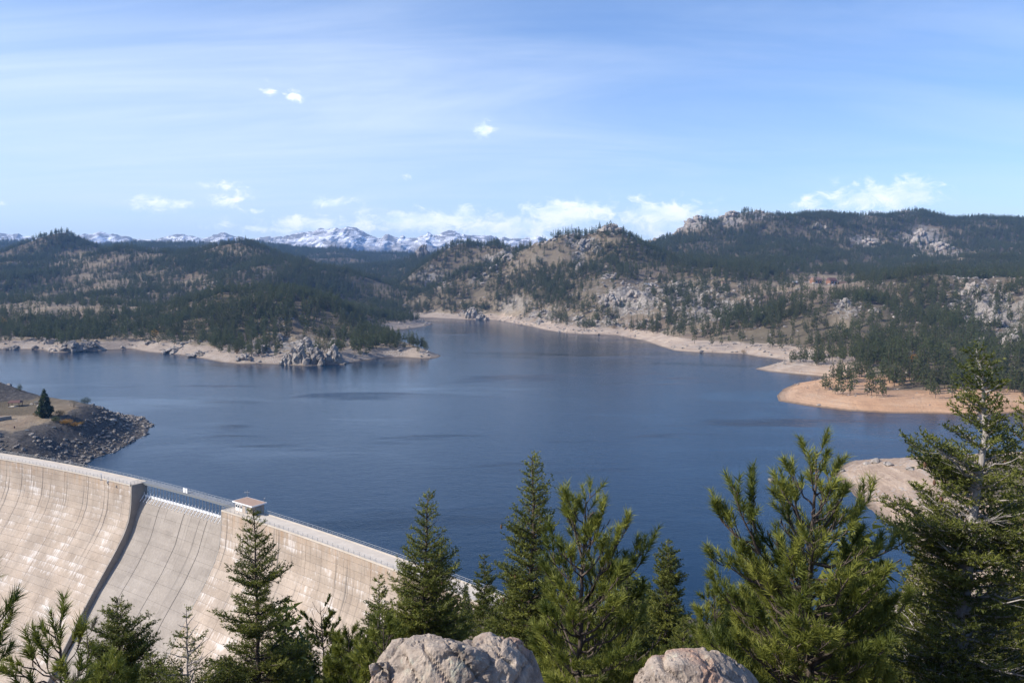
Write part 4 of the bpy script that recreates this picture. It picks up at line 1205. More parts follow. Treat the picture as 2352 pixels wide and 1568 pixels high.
grow('pine_tree', 'bushy long-needled pine behind the large foreground boulder', 'pine', 13.5, [(1345, 1150), (1342, 1250), (1335, 1350), (1330, 1450), (1328, 1600)],
     [(1140, 1330, 1350), (1165, 1300, 1400), (1200, 1290, 1415), (1250, 1270, 1430), (1290, 1260, 1490), (1340, 1250, 1490), (1400, 1230, 1500), (1460, 1220, 1540), (1530, 1210, 1560), (1650, 1200, 1580)], 58, 104, (M_PINE, M_BARK), G_FORE, 0.085, limbs=[(1345, 1400, 1490, 1260, 0.3), (1345, 1380, 1440, 1215, -0.3), (1340, 1300, 1310, 1160, 0.2), (1340, 1290, 1385, 1175, -0.1)], vmax=1650)
grow('fir_tree', 'small narrow fir seen behind the bushy pine, lake behind it', 'fir', 34, [(1535, 1244), (1533, 1350), (1530, 1480)],
     [(1244, 1526, 1545), (1270, 1505, 1560), (1310, 1495, 1572), (1350, 1495, 1570), (1400, 1480, 1590), (1480, 1470, 1610), (1600, 1460, 1620)], 120, 105, FM, G_FORE, 0.12, vmax=1600)
grow('pine_tree', 'large bright long-needled pine right of centre with a sparse side limb', 'pine', 12, [(1876, 1035), (1872, 1130), (1864, 1230), (1860, 1330), (1858, 1450), (1856, 1600)],
     [(1030, 1860, 1890), (1065, 1835, 1905), (1100, 1790, 1935), (1140, 1770, 1960), (1190, 1750, 1990), (1240, 1720, 1990), (1290, 1690, 2030), (1340, 1660, 2060), (1400, 1620, 2060), (1470, 1600, 2050), (1560, 1590, 2040), (1700, 1600, 2040)], 84, 106, (M_PINE, M_BARK), G_FORE, 0.085,
     limbs=[(1745, 1270, 1690, 1130, -0.2), (1745, 1270, 1725, 1110, 0.1), (1850, 1330, 1745, 1270, 0), (1740, 1270, 1650, 1180, 0.1), (1862, 1290, 2070, 1250, 0.2), (1860, 1330, 2060, 1290, -0.2), (1735, 1250, 1660, 1200, 0.0), (1860, 1350, 1640, 1290, 0.2), (1866, 1240, 2000, 1140, 0.3)], vmax=1680)
grow('fir_tree', 'tall pale-barked fir at the right edge with bare white twigs', 'fir', 13, [(2240, 800), (2262, 900), (2262, 1000), (2250, 1090), (2232, 1200), (2222, 1300), (2198, 1450), (2186, 1600)],
     [(800, 2230, 2250), (830, 2205, 2290), (870, 2192, 2305), (920, 2190, 2308), (960, 2195, 2312), (990, 2180, 2330), (1020, 2080, 2345), (1060, 2085, 2360), (1110, 2120, 2380), (1150, 2030, 2390), (1210, 2020, 2400), (1260, 2080, 2410), (1310, 2100, 2420), (1380, 2080, 2430), (1450, 2060, 2430), (1600, 2040, 2440)], 140, 107, FP, G_FORE, 0.15, dead=0.16, cones=10, gap=0.12, vmax=1640,
     limbs=[(2250, 1110, 2078, 1010, 0.3), (2255, 1090, 2120, 1000, -0.4), (2240, 1250, 2025, 1150, 0.4), (2240, 1260, 2060, 1200, -0.4), (2235, 1300, 2150, 1180, 0.3)])
grow('fir_tree', 'dark fir cut off by the right edge of the view', 'fir', 15, [(2352, 925), (2360, 1100), (2370, 1300), (2380, 1600)],
     [(925, 2342, 2362), (980, 2320, 2400), (1060, 2300, 2420), (1150, 2280, 2440), (1250, 2265, 2460), (1400, 2250, 2480), (1600, 2230, 2490)], 80, 108, FM, G_FORE, 0.13, vmax=1640)
grow('fir_tree', 'low broad fir in front of the spillway chute', 'fir', 26, [(268, 1372), (272, 1450), (276, 1600)],
     [(1372, 262, 276), (1390, 235, 300), (1420, 225, 330), (1440, 215, 370), (1470, 180, 372), (1500, 195, 345), (1540, 175, 370), (1600, 170, 380), (1800, 150, 400)], 130, 109, FM, G_FORE, 0.12)
grow('fir_tree', 'thin open-branched fir between the broad fir and the tall dark fir', 'fir', 20, [(428, 1398), (430, 1480), (432, 1600)],
     [(1398, 422, 434), (1425, 400, 460), (1455, 395, 480), (1490, 370, 500), (1540, 345, 510), (1600, 330, 520), (1800, 320, 540)], 80, 110, FP, G_FORE, 0.08, gap=0.2, dead=0.25)
grow('pine_tree', 'young long-needled pine with separate tufts in the bottom left corner', 'pine', 9.5, [(128, 1436), (138, 1490), (140, 1540), (142, 1620)],
     [(1436, 122, 136), (1470, 116, 146), (1500, 104, 165), (1530, 70, 170), (1560, 50, 170), (1620, 40, 170)], 10, 111, (M_PINE, M_BARK), G_FORE, 0.045, limbs=[(140, 1560, 75, 1530, 0), (140, 1575, 45, 1545, 0.1), (138, 1520, 100, 1490, 0), (140, 1540, 178, 1490, 0.1)], dens=0.6, vmax=1600)
grow('pine_tree', 'pine tufts poking into the view at the left edge over the dam', 'pine', 8.5, [(-110, 1250), (-112, 1400), (-110, 1620)],
     [(1250, -125, -95), (1310, -160, -60), (1390, -170, -30), (1450, -170, -26), (1520, -180, -38), (1600, -180, -50)], 14, 112, (M_PINE, M_BARK), G_FORE, 0.06, limbs=[(-110, 1460, -4, 1430, 0), (-110, 1500, -6, 1465, 0.1), (-110, 1380, -22, 1345, 0), (-110, 1560, -14, 1530, 0)], dens=0.6, vmax=1580)
grow('snag_pine', 'half-bare gnarled pine in front of the dam face', 'pine', 48, [(735, 1382), (738, 1430), (742, 1480), (745, 1560)],
     [(1380, 715, 755), (1400, 690, 772), (1425, 685, 775), (1450, 700, 780), (1500, 720, 765), (1560, 730, 760)], 30, 113, (M_FIR, M_BARK), G_FORE, 0.16, dead=0.35, dens=0.7, fine=1.1)
grow('bare_snag', 'leafless dead stem leaning beside the broad fir', 'pine', 25, [(193, 1392), (198, 1430), (202, 1480), (206, 1600)],
     [(1440, 190, 212), (1560, 180, 225)], 5, 114, (M_TWIG, M_BARK), G_FORE, 0.05, dead=0.8, dens=0.25)
# smaller trees and the wooded slope under them
FILL = [('fir', 870, 1325, 30, 820, 930, 'dim small fir beside the right end of the dam face'), ('fir', 1112, 1275, 40, 1075, 1160, 'dark fir between the two conical firs'), ('fir', 650, 1470, 30, 600, 720, 'low fir at the foot of the tall dark fir'),
        ('pine', 800, 1440, 26, 740, 860, 'squat pine left of the large foreground boulder'), ('fir', 700, 1450, 36, 650, 760, 'dim fir below the half-bare pine'), ('pine', 1640, 1370, 22, 1580, 1720, 'low pine left of the bright pine'), ('fir', 2095, 1290, 30, 2050, 2150, 'dark fir behind the bright pine and the pale-barked fir'),
        ('fir', 1440, 1330, 24, 1380, 1510, 'fir hidden behind the bushy pine'), ('pine', 1690, 1440, 14, 1600, 1790, 'low spreading pine behind the small foreground boulder'), ('fir', 2120, 1440, 16, 2030, 2220, 'low fir at the foot of the pale-barked fir'), ('pine', 880, 1430, 19, 800, 960, 'pine directly behind the large boulder on its left'),
        ('fir', 1150, 1380, 26, 1080, 1230, 'dark fir filling the gap behind the large boulder'), ('fir', 350, 1500, 24, 290, 420, 'low fir between the broad fir and the thin fir'), ('fir', 520, 1510, 21, 450, 590, 'low fir left of the tall dark fir'), ('fir', 1570, 1420, 28, 1510, 1640, 'dark fir behind the low pine'),
        ('fir', 2290, 1380, 20, 2220, 2400, 'dark fir behind the right edge tree'), ('pine', 1960, 1440, 18, 1880, 2060, 'pine behind the bright pine on its right'), ('fir', 1040, 1340, 46, 1000, 1090, 'small fir at the right end of the dam'), ('pine', 250, 1530, 17, 170, 330, 'low pine in front of the broad fir')]
for i, (kd, u, v, Y, ul, ur, lab) in enumerate(FILL):
    hw = (ur - ul) / 2
    grow('fir_tree' if kd == 'fir' else 'pine_tree', lab, kd, Y, [(u, v), (u + 2, v + 90), (u + 3, v + 200)],
         [(v, u - 5, u + 5), (v + 40, u - hw * .5, u + hw * .5), (v + 90, u - hw * .8, u + hw * .85), (v + 150, ul, ur), (v + 300, ul - 15, ur + 15)], 70 if kd == 'fir' else 34, 200 + i, FM if kd == 'fir' else (M_PINE, M_BARK), G_FORE, 0.09, fine=1.0 if Y < 20 else 1.3, vmax=1640)

# ------------------------------------------------------------------ rocks
def hull(seed, n=18, flat=1.0):
    rng = np.random.default_rng(seed)
    bm = bmesh.new()
    P = unit(rng.standard_normal((n, 3))) * (0.75 + 0.3 * rng.random((n, 1))); P[:, 2] *= flat
    vs = [bm.verts.new(p) for p in P]
    r = bmesh.ops.convex_hull(bm, input=vs)
    bmesh.ops.delete(bm, geom=[g for g in r['geom_unused'] if isinstance(g, bmesh.types.BMVert)] , context='VERTS') if r['geom_unused'] else None
    bmesh.ops.triangulate(bm, faces=bm.faces[:])
    bm.verts.index_update()
    V = np.array([v.co[:] for v in bm.verts]); Fc = np.array([[v.index for v in f.verts] for f in bm.faces])
    bm.free()
    return V, Fc


HULLS = [hull(900 + i, 16 + i % 8) for i in range(14)]


def rot_m(rng, tilt=1.0):
    a = rng.random() * 2 * np.pi; t = tilt * (rng.random() - 0.5); b = tilt * (rng.random() - 0.5)
    Rz = np.array([[math.cos(a), -math.sin(a), 0], [math.sin(a), math.cos(a), 0], [0, 0, 1]])
    Rx = np.array([[1, 0, 0], [0, math.cos(t), -math.sin(t)], [0, math.sin(t), math.cos(t)]])
    Ry = np.array([[math.cos(b), 0, math.sin(b)], [0, 1, 0], [-math.sin(b), 0, math.cos(b)]])
    return Rz @ Rx @ Ry


def crag_mesh(name, w_, h_, dpt, seed, n=34, mat=None, lean=0.35):
    """a jointed outcrop: many angular blocks heaped into a tor"""
    rng = np.random.default_rng(seed); mb = MB()
    for i in range(n):
        V, Fc = HULLS[rng.integers(len(HULLS))]
        t = (i + 0.5) / n; hh = h_ * (0.05 + 0.8 * t)
        r = (1 - t) ** 0.55
        sz = np.array([w_ * 0.15, dpt * 0.18, h_ * 0.22]) * (0.65 + 0.8 * rng.random(3)) * (0.65 + 0.5 * (1 - t))
        c = np.array([(rng.random() - 0.5) * w_ * r * 0.9 + lean * 0.1 * w_ * (t - 0.5), (rng.random() - 0.5) * dpt * r * 0.9, hh * 0.82])
        Rm = rot_m(rng, 0.9)
        mb.add((V * sz) @ Rm.T + c, [], Fc)
    # rough core so that no light shows between the blocks
    V, Fc = HULLS[rng.integers(len(HULLS))]
    mb.add(V * np.array([w_ * 0.42, dpt * 0.42, h_ * 0.62]) + np.array([0, 0, h_ * 0.05]), [], Fc)
    return mb.mesh(name, mat or M_ROCK)


def hit(u, v, ymax=None):
    if ymax:
        for k in range(60):
            q = hit(u, v + k)
            if q is not None and q.y < ymax: return q
    d = Vector(ray(u, v)).normalized()
    q = BVH.ray_cast(Vector((0, 0, CAMZ)) + d * 150, d, 12000)
    return q[0]


CRAGS = [(1406, 530, 46, 24, 1845, 'weathered tor crowning the middle hill'), (1507, 546, 24, 20, 2560, 'lone rock knob in the saddle right of the middle hill'), (1607, 520, 58, 34, 2690, 'pale rock dome at the left end of the high back ridge'),
         (1570, 538, 34, 24, 2680, 'low rock shoulder below the pale dome'), (1684, 510, 56, 36, 2740, 'grey rock face right of the pale dome'), (1748, 490, 50, 18, 2790, 'rock crest at the top of the high back ridge'), (1765, 503, 40, 20, 2740, 'pale slab just under the crest of the back ridge'), (2086, 496, 40, 18, 2880, 'rounded rock top on the right part of the back ridge'),
         (970, 584, 26, 36, 3000, 'dark rock thumb in the notch below the snowy range'), (2120, 560, 44, 40, None, 'steep pale cliff on the right hillside below the rounded top'), (2165, 575, 50, 22, None, 'broken pale ledges right of the steep cliff'), (2000, 565, 46, 20, None, 'pale ledge left of the steep cliff'), (2105, 600, 34, 16, None, 'small pale ledge under the steep cliff'), (1880, 525, 36, 16, None, 'small ledge under the crest of the back ridge'),
         (1340, 575, 34, 30, None, 'pale streaked cliff below the weathered tor'), (1375, 580, 24, 18, None, 'small cliff right of the pale streaked one'), (1330, 622, 18, 22, None, 'white rock rib on the middle hill'), (1168, 590, 30, 20, 1840, 'slabby crag on the left shoulder of the middle hill'), (1138, 606, 24, 16, 1820, 'lower crag on the left shoulder of the middle hill'), (1082, 732, 30, 30, None, 'pointed shoreline rock beside the far inlet'), (1105, 735, 26, 16, None, 'low shoreline rock right of the pointed one'),
         (1400, 700, 46, 30, None, 'big cracked outcrop on the rocky slope, left one'), (1455, 692, 50, 30, None, 'big cracked outcrop on the rocky slope, right one'), (1500, 665, 44, 16, None, 'ledge above the big cracked outcrops'), (1560, 660, 40, 14, None, 'long low ledge below the white house'), (1400, 640, 34, 14, None, 'ledge above left of the cracked outcrops'), (1620, 690, 40, 16, None, 'stony ledge in the middle of the rocky slope'), (1250, 722, 26, 12, None, 'boulder heap near the far shore'), (1240, 745, 24, 12, None, 'pale boulder heap at the water below it'),
         (1330, 735, 30, 10, None, 'low stone rib above the far beach'), (2240, 680, 60, 34, None, 'large pale outcrop on the right slope'), (2200, 712, 70, 26, None, 'layered grey ledges under the large pale outcrop'), (2290, 745, 50, 20, None, 'ledge near the right edge of the slope'), (2330, 790, 50, 24, None, 'broken slabs at the right edge above the grove'), (2260, 790, 40, 18, None, 'slabs left of the broken ones'), (1945, 708, 36, 26, None, 'round-topped pale rock in the trees right of the houses'), (2010, 720, 30, 14, None, 'small ledge right of the round-topped rock'),
         (683, 836, 44, 52, None, 'tall pale cliff buttress on the promontory shore'), (722, 837, 46, 46, None, 'dark creased cliff right of the pale buttress'), (765, 832, 44, 44, None, 'grey cliff spur at the right of the cliffs'), (655, 838, 28, 28, None, 'low rock left of the pale buttress'), (700, 800, 36, 28, None, 'rock step above the pale buttress'), (765, 795, 24, 20, None, 'rock knob above the grey spur'), (600, 812, 40, 20, None, 'rock shelf above the beach left of the cliffs'), (560, 828, 36, 16, None, 'grey ledge at the water left of the cliffs'), (640, 780, 20, 16, None, 'rock among the trees above the cliffs'),
         (160, 806, 60, 24, None, 'dark rocky knob on the far left shore'), (205, 800, 40, 16, None, 'low dark rocks right of the rocky knob'), (30, 803, 30, 10, None, 'low dark rocks at the far left waterline'), (80, 802, 16, 9, None, 'single dark rock on the far left beach'), (108, 790, 20, 8, None, 'small rock ledge above the far left beach'), (400, 808, 60, 10, None, 'line of grey rocks on the left beach'), (455, 818, 50, 10, None, 'rough grey rocks nearer the promontory cliffs'), (345, 790, 30, 8, None, 'stones at the mouth of the left cove')]
for i, (u, v, pw, ph, Y, lab) in enumerate(CRAGS):
    if Y is None:
        p = hit(u, v - 1)
        if p is None: continue
    else:
        q = at_y(u, v, Y); p = Vector((q[0], q[1], min(q[2], ground(q[0], q[1]) + 2)))
    k = p.y / F; w_, h_ = pw * k, ph * k
    if Y: w_ *= 1.2; h_ *= 0.85
    o = obj('rock_outcrop', crag_mesh('rock_outcrop', w_ * 1.1, h_ * 1.25, w_ * 0.9, 300 + i, 44, M_ROCK_D if 'dark' in lab else M_ROCK))
    o.location = p - Vector((0, 0, h_ * 0.12)) + Vector((0, w_ * 0.25, 0)); tag(o, lab, 'rock', 'rock outcrops on the hills')


def instancer(name, P, rot, scl, idx, sets, label, cat=None):
    """one scattered mass: points that carry copies of the given objects (each set: parts of one model)"""
    me = bpy.data.meshes.new(name); me.vertices.add(len(P)); me.vertices.foreach_set('co', np.ascontiguousarray(P, np.float32).ravel())
    a = me.attributes.new('rot', 'FLOAT_VECTOR', 'POINT'); a.data.foreach_set('vector', np.ascontiguousarray(rot, np.float32).ravel())
    a = me.attributes.new('scl', 'FLOAT_VECTOR', 'POINT'); a.data.foreach_set('vector', np.ascontiguousarray(scl, np.float32).ravel())
    a = me.attributes.new('pick', 'INT', 'POINT'); a.data.foreach_set('value', np.ascontiguousarray(idx, np.int32))
    o = obj(name, me)
    ng = bpy.data.node_groups.new(name + '_scatter', 'GeometryNodeTree')
    ng.interface.new_socket('Geometry', in_out='INPUT', socket_type='NodeSocketGeometry'); ng.interface.new_socket('Geometry', in_out='OUTPUT', socket_type='NodeSocketGeometry')
    N, L = ng.nodes, ng.links
    gi, go = N.new('NodeGroupInput'), N.new('NodeGroupOutput')
    iop = N.new('GeometryNodeInstanceOnPoints'); jn = N.new('GeometryNodeJoinGeometry')
    for st in reversed(sets):
        j2 = N.new('GeometryNodeJoinGeometry')
        for ob in st:
            oi = N.new('GeometryNodeObjectInfo'); oi.transform_space = 'ORIGINAL'; oi.inputs['Object'].default_value = ob
            L.new(oi.outputs['Geometry'], j2.inputs[0])
        g2 = N.new('GeometryNodeGeometryToInstance'); L.new(j2.outputs[0], g2.inputs[0]); L.new(g2.outputs[0], jn.inputs[0])
    def na(nm, dt):
        q = N.new('GeometryNodeInputNamedAttribute'); q.data_type = dt; q.inputs['Name'].default_value = nm; return q.outputs['Attribute']
    L.new(gi.outputs[0], iop.inputs['Points']); L.new(jn.outputs[0], iop.inputs['Instance'])
    iop.inputs['Pick Instance'].default_value = True
    L.new(na('pick', 'INT'), iop.inputs['Instance Index']); L.new(na('rot', 'FLOAT_VECTOR'), iop.inputs['Rotation']); L.new(na('scl', 'FLOAT_VECTOR'), iop.inputs['Scale'])
    L.new(iop.outputs[0], go.inputs[0])
    o.modifiers.new('scatter', 'NODES').node_group = ng
    tag(o, label, cat, None, 'stuff')
    return o


# boulders: single ones that stand out, the rest as rubble
def boulder_mesh(seed, mat, sub=2):
    rng = np.random.default_rng(seed)
    bm = bmesh.new(); bmesh.ops.create_icosphere(bm, subdivisions=sub, radius=1.0)
    V = np.array([v.co[:] for v in bm.verts]); Nn = unit(rng.standard_normal((13, 3))); hh = 0.62 + 0.3 * rng.random(13)
    dots = V @ Nn.T; r = np.min(np.where(dots > 0.05, hh / np.maximum(dots, 0.05), 9), 1); r = np.minimum(r, 1.15)
    V = V * r[:, None] * (1 + 0.05 * fbm3(V * 2.5 + seed, 1.0, 3, seed))[:, None] * np.array([1.0, 0.8, 0.62])
    for v, c in zip(bm.verts, V): v.co = c
    me = bpy.data.meshes.new('boulder'); bm.to_mesh(me); bm.free(); me.materials.append(mat)
    return me


BM_D = [boulder_mesh(40 + i, M_ROCK_D, 2) for i in range(4)]; BM_L = [boulder_mesh(60 + i, M_ROCK, 2) for i in range(4)]
SB = [(258, 968, 3.0, BM_L[0], 'big pale boulder on the dark rocky point'), (240, 960, 1.5, BM_L[1], 'small pale boulder beside the big pale one on the rocky point'), (343, 974, 1.6, BM_D[0], 'dark boulder at the very tip of the rocky point'), (332, 996, 1.3, BM_D[1], 'boulder at the waterline below the tip of the rocky point'),
      (326, 962, 1.7, BM_D[2], 'dark boulder on the far side of the tip of the rocky point'), (300, 950, 1.6, BM_D[3], 'dark boulder on the crest of the rocky point'), (272, 944, 1.7, BM_D[0], 'dark boulder midway along the crest of the rocky point'), (236, 936, 1.8, BM_D[1], 'dark boulder right of the juniper bush'), (150, 1010, 1.5, BM_D[2], 'dark boulder above the left wing of the dam'), (80, 1005, 1.6, BM_D[3], 'dark boulder at the edge of the grassy flat'),
      (1776, 1104, 2.4, BM_L[2], 'low rock islet in the lake by the sandy beach'), (1768, 1102, 1.4, BM_L[3], 'small stone at the left end of the rock islet'), (2014, 1062, 3.2, BM_L[0], 'largest rock on the back edge of the sandy beach'), (1990, 1066, 2.2, BM_L[1], 'rock left of the largest one on the sandy beach'), (2040, 1068, 2.4, BM_L[2], 'rock right of the largest one on the sandy beach'), (1935, 1082, 1.8, BM_L[3], 'rock at the tip of the sandy beach'), (2090, 1078, 2.2, BM_L[0], 'rock at the back of the sandy beach near the pale-barked fir'),
      (1756, 808, 2.6, BM_L[1], 'boulder on the shore above the first sand spit'), (1770, 815, 2.4, BM_L[2], 'boulder right beside it above the first sand spit'), (1745, 803, 2.6, BM_L[3], 'boulder left of the pair above the first sand spit'), (1610, 808, 3.4, BM_D[2], 'flat dark rock at the waterline of the right beach')]
sing = []
for i, (u, v, sz, me, lab) in enumerate(SB):
    p = hit(u, v, 508 if u < 400 else None) if not (1760 < u < 1780 and v > 1000) else Vector(at_z(u, v, 0))
    if p is None: continue
    o = obj('boulder', me); o.location = p + Vector((0, 0, 0.12 * sz)); o.scale = (sz, sz, sz); o.rotation_euler = (0.3 * (i % 3 - 1), 0.25 * (i % 2), i * 1.3)
    tag(o, lab, 'boulder', 'boulders along the shore'); sing.append(o)

rng = np.random.default_rng(5)
pts = []
n = 110000
sx = (rng.random(n) - 0.5) * 1.5; yy = np.sqrt(rng.random(n) * (1900 ** 2 - 430 ** 2) + 430 ** 2); xx = sx * yy
z_, d_, s__, rk_, sh_, dn_ = terrain(xx, yy)
u_, v_ = project(np.stack([xx, yy, z_], 1))
prob = 0.03 + 0.55 * rk_ + 0.55 * sh_ * sstep(fbm(xx, yy, 60, 3, 88), -0.1, 0.35) * np.where((u_ < 900) & (yy < 1100), 1.3, 0.8) * (1 - 0.8 * ((xx > 190) & (yy < 640)))
keep = (d_ > 0.5) & (rng.random(n) < prob) & (u_ > -60) & (u_ < 2420)
sz1 = (0.5 + 1.6 * rng.random(n) ** 3) * (0.8 + yy / 1100) * np.where(sh_ > 0.3, 0.75, 1.0)
A = np.stack([xx, yy, z_ + 0.1 * sz1], 1)[keep]; As = sz1[keep]; Ai = rng.integers(4, 8, keep.sum())
n = 9000                                              # riprap of the rocky point
xx = -190 - 160 * rng.random(n); yy = 325 + 185 * rng.random(n)
z_, d_, s__, rk_, sh_, dn_ = terrain(xx, yy)
k2 = (d_ > -1.5) & (s__ < -7.5) & ((d_ < 24 + 10 * gnoise(xx / 20, yy / 20, 4)) | ((s__ > -34) & (rng.random(n) < 0.75))) & ~((xx < -236) & (d_ > 16) & (yy > 392) & (yy < 440))
sz2 = 0.3 + 1.3 * rng.random(n) ** 4
B_ = np.stack([xx, yy, z_ + 0.15 * sz2], 1)[k2]; Bs = sz2[k2]; Bi = rng.integers(0, 4, k2.sum())
srcs = []
for me in BM_D + BM_L:
    srcs.append([next(o for o in sing if o.data is me)])
allP = np.vstack([A, B_]); allS = np.concatenate([As, Bs]); allI = np.concatenate([Ai, Bi])
m_ = len(allP)
instancer('rubble', allP, np.stack([0.8 * (rng.random(m_) - .5), 0.8 * (rng.random(m_) - .5), 6.28 * rng.random(m_)], 1), allS[:, None] * (0.8 + 0.5 * rng.random((m_, 3))), allI, srcs, 'loose stones and broken rock scattered on slopes and shores')

# ------------------------------------------------------------------ forest trees
def conifer_meshes(seed, H, R, layers, per, cl, mat, shape=1.0, crown0=0.16, gap=0.12):
    rng = np.random.default_rng(seed)
    V = []; T = []
    for i in range(layers):
        t = (i + 0.5) / layers                            # 0 at the crown's base
        z = H * (crown0 + (1 - crown0) * t)
        rr = R * (1 - t) ** shape * (0.75 + 0.5 * rng.random()) + 0.12
        if t < 0.12: rr *= 0.7
        m = max(3, int(per * (rr / R + 0.25)))
        for j in range(m):
            if rng.random() < gap: continue
            ph = 2 * np.pi * (j + rng.random()) / m
            r = rr * (0.35 + 0.65 * math.sqrt(rng.random())); c = np.array([r * math.cos(ph), r * math.sin(ph), z + 0.35 * rng.standard_normal()])
            out = np.array([math.cos(ph), math.sin(ph), 0.15 - 0.25 * (1 - t)])
            tint = np.clip(0.25 + 0.5 * rng.random(), 0, 1)
            for k in range(cl):
                d = unit(out * 0.8 + 0.75 * rng.standard_normal(3)); e = unit(np.cross(d, rng.standard_normal(3)))
                ln = (0.45 + 0.35 * rng.random()) * (R / 4.0) * (0.75 + 0.5 * (1 - t)); wd = ln * 0.42
                b = c - d * ln * 0.7 + 0.25 * rng.standard_normal(3)
                V += [b - e * wd, b + e * wd, b + d * ln * 1.9]; T += [tint] * 3
    V = np.array(V); cm = mesh_np('crown', V, np.arange(len(V)).reshape(-1, 3), mat, False, {'tint': np.array(T)})
    mb = MB(); mb.tube([(0, 0, -0.8), (0.05, 0, H * 0.4), (0, 0.05, H * 0.97)], [H * 0.016, H * 0.011, 0.03], 6, False)
    return cm, mb.mesh('trunk', M_BARK)


PROTO = [conifer_meshes(500, 19, 4.0, 15, 8, 6, M_FOREST, 0.75), conifer_meshes(501, 21, 3.6, 17, 7, 6, M_FOREST, 0.9), conifer_meshes(502, 17, 4.3, 13, 9, 6, M_FOREST, 0.42, 0.22, 0.18), conifer_meshes(503, 22, 3.2, 18, 7, 6, M_FOREST, 1.0, 0.1),
         conifer_meshes(504, 15, 4.2, 11, 8, 6, M_FOREST, 0.38, 0.3, 0.25), conifer_meshes(505, 19, 3.8, 14, 7, 6, M_FOREST, 0.5, 0.3, 0.3), conifer_meshes(506, 9, 3.0, 9, 8, 6, M_FOREST, 0.6, 0.06)]
PH = [19, 21, 17, 22, 15, 19, 9]
rng = np.random.default_rng(23)


def scatter(n, ya, yb):
    sx = (rng.random(n) - 0.5) * 1.56; yy = np.sqrt(rng.random(n) * (yb ** 2 - ya ** 2) + ya ** 2); return sx * yy, yy


xa, ya_ = scatter(150000, 480, 3300); xb, yb_ = scatter(62000, 3300, 5500)
xx = np.concatenate([xa, xb]); yy = np.concatenate([ya_, yb_])
z_, d_, s__, rk_, sh_, dn_ = terrain(xx, yy)
u_, v_ = project(np.stack([xx, yy, z_], 1))
op = patch(u_, v_, OPEN, 1.0, 'mul')
clump = fbm(xx, yy, 130, 3, 61)
dens = op * (0.78 + 0.75 * clump) + 0.30 * np.minimum(clump, 0) * (op < 0.8)
dens = np.where(rk_ > 0.55, dens * 0.75, dens)
dens *= np.where((xx < -60) & (yy > 740) & (yy < 1250), sstep(d_, 11, 24), sstep(d_, 20, 40)) * (z_ > 5.0) * ~((yy < 600) & (xx < -180))
# groves read from the photograph: on the orange spit and above the coves
tip = (u_ > 815) & (u_ < 992) & (v_ > 765) & (v_ < 822) & (d_ > 9) & (yy < 1100)
dens = np.where(tip, 0.55 + 0.5 * sstep(d_, 9, 30), dens)
dens = np.where((yy > 900) & (yy < 1100) & (u_ < 560) & (d_ > 14), np.maximum(dens, 0.5 * op), dens)
grove = ((u_ > 1890) & (u_ < 2330) & (v_ > 838) & (v_ < 896) & (d_ > np.where(u_ < 2000, 31, 22)))
dens = np.where(grove, 0.85 + 0.4 * clump, dens)
dens = np.where((u_ > 1000) & (u_ < 1250) & (v_ > 600), dens * 1.1, dens)
keep = (rng.random(len(xx)) < dens * np.where(yy < 1500, np.where(u_ > 1880, 0.62, np.where(u_ > 1200, 0.66, 0.80)), 0.82)) & (u_ > -110) & (u_ < 2460)
xx, yy, z_, d_, u_, v_ = [q[keep] for q in (xx, yy, z_, d_, u_, v_)]
scl = 0.62 + 0.50 * rng.random(len(xx)) ** 0.8
scl = scl * np.where(yy > 3300, 1.35, 1.0) * np.where(d_ < 60, 0.85, 1.0) * (1 + 0.18 * fbm(xx, yy, 200, 2, 97))
idx = rng.integers(0, 6, len(xx)); idx = np.where((d_ < 60) & (rng.random(len(xx)) < 0.35), 6, idx)
hts = np.array(PH)[idx] * scl
vis = np.array([visible((x, y, z + h * 0.9 + 4)) for x, y, z, h in zip(xx, yy, z_, hts)])
xx, yy, z_, d_, u_, v_, scl, idx, hts = [q[vis] for q in (xx, yy, z_, d_, u_, v_, scl, idx, hts)]
print('FOREST', len(xx))
order = np.argsort(-hts / yy * ((u_ > 2) & (u_ < 2350)))
SOLO = order[:300]


def tree_place(u, v, x, y, d):
    if y < 720: return ('on the orange spit' if v > 838 and u < 2190 else 'behind the right-edge fir' if u > 2190 else 'just above the orange spit')
    if u < 330: return 'on the far left shore'
    if u < 560: return 'above the left cove beach' if d < 90 else 'on the left half of the promontory'
    if u < 830: return 'above the promontory cliffs' if d < 120 else 'high on the promontory'
    if u < 1030: return 'near the tip of the promontory' if d < 110 else 'on the back of the promontory'
    if u < 1500: return 'above the far beach'
    if u < 1900: return 'left of the first sand spit' if d < 110 else 'below the houses'
    if u < 2150: return 'above the first sand spit' if d < 160 else 'right of the houses'
    return 'on the right-hand rocky slope'


SHAPE = ['conical', 'narrow', 'broad round-topped', 'slender', 'flat-topped', 'gappy', 'bushy']
LAB = {}
src = {}
for r, i in enumerate(SOLO):
    k = int(idx[i])
    t_ = empty('pine_tree', (xx[i], yy[i], z_[i])); t_.rotation_euler = (0, 0, rng.random() * 6.28); t_.scale = (scl[i],) * 3
    c = obj('crown', PROTO[k][0], t_); tr = obj('trunk', PROTO[k][1], t_)
    src.setdefault(k, [c, tr])
    hp = 'tall' if scl[i] > 0.95 else 'mid-sized' if scl[i] > 0.78 else 'low'
    LAB.setdefault('%s %s pine %s, %s' % (hp, SHAPE[k], tree_place(u_[i], v_[i], xx[i], yy[i], d_[i]), 'front row' if d_[i] < 60 else 'middle rows' if d_[i] < 115 else 'back rows'), []).append((u_[i], t_))
ORD = ['first', 'second', 'third', 'fourth', 'fifth', 'sixth', 'seventh', 'eighth', 'ninth', 'tenth', 'eleventh', 'twelfth', 'thirteenth', 'fourteenth', 'fifteenth', 'sixteenth', 'seventeenth', 'eighteenth']
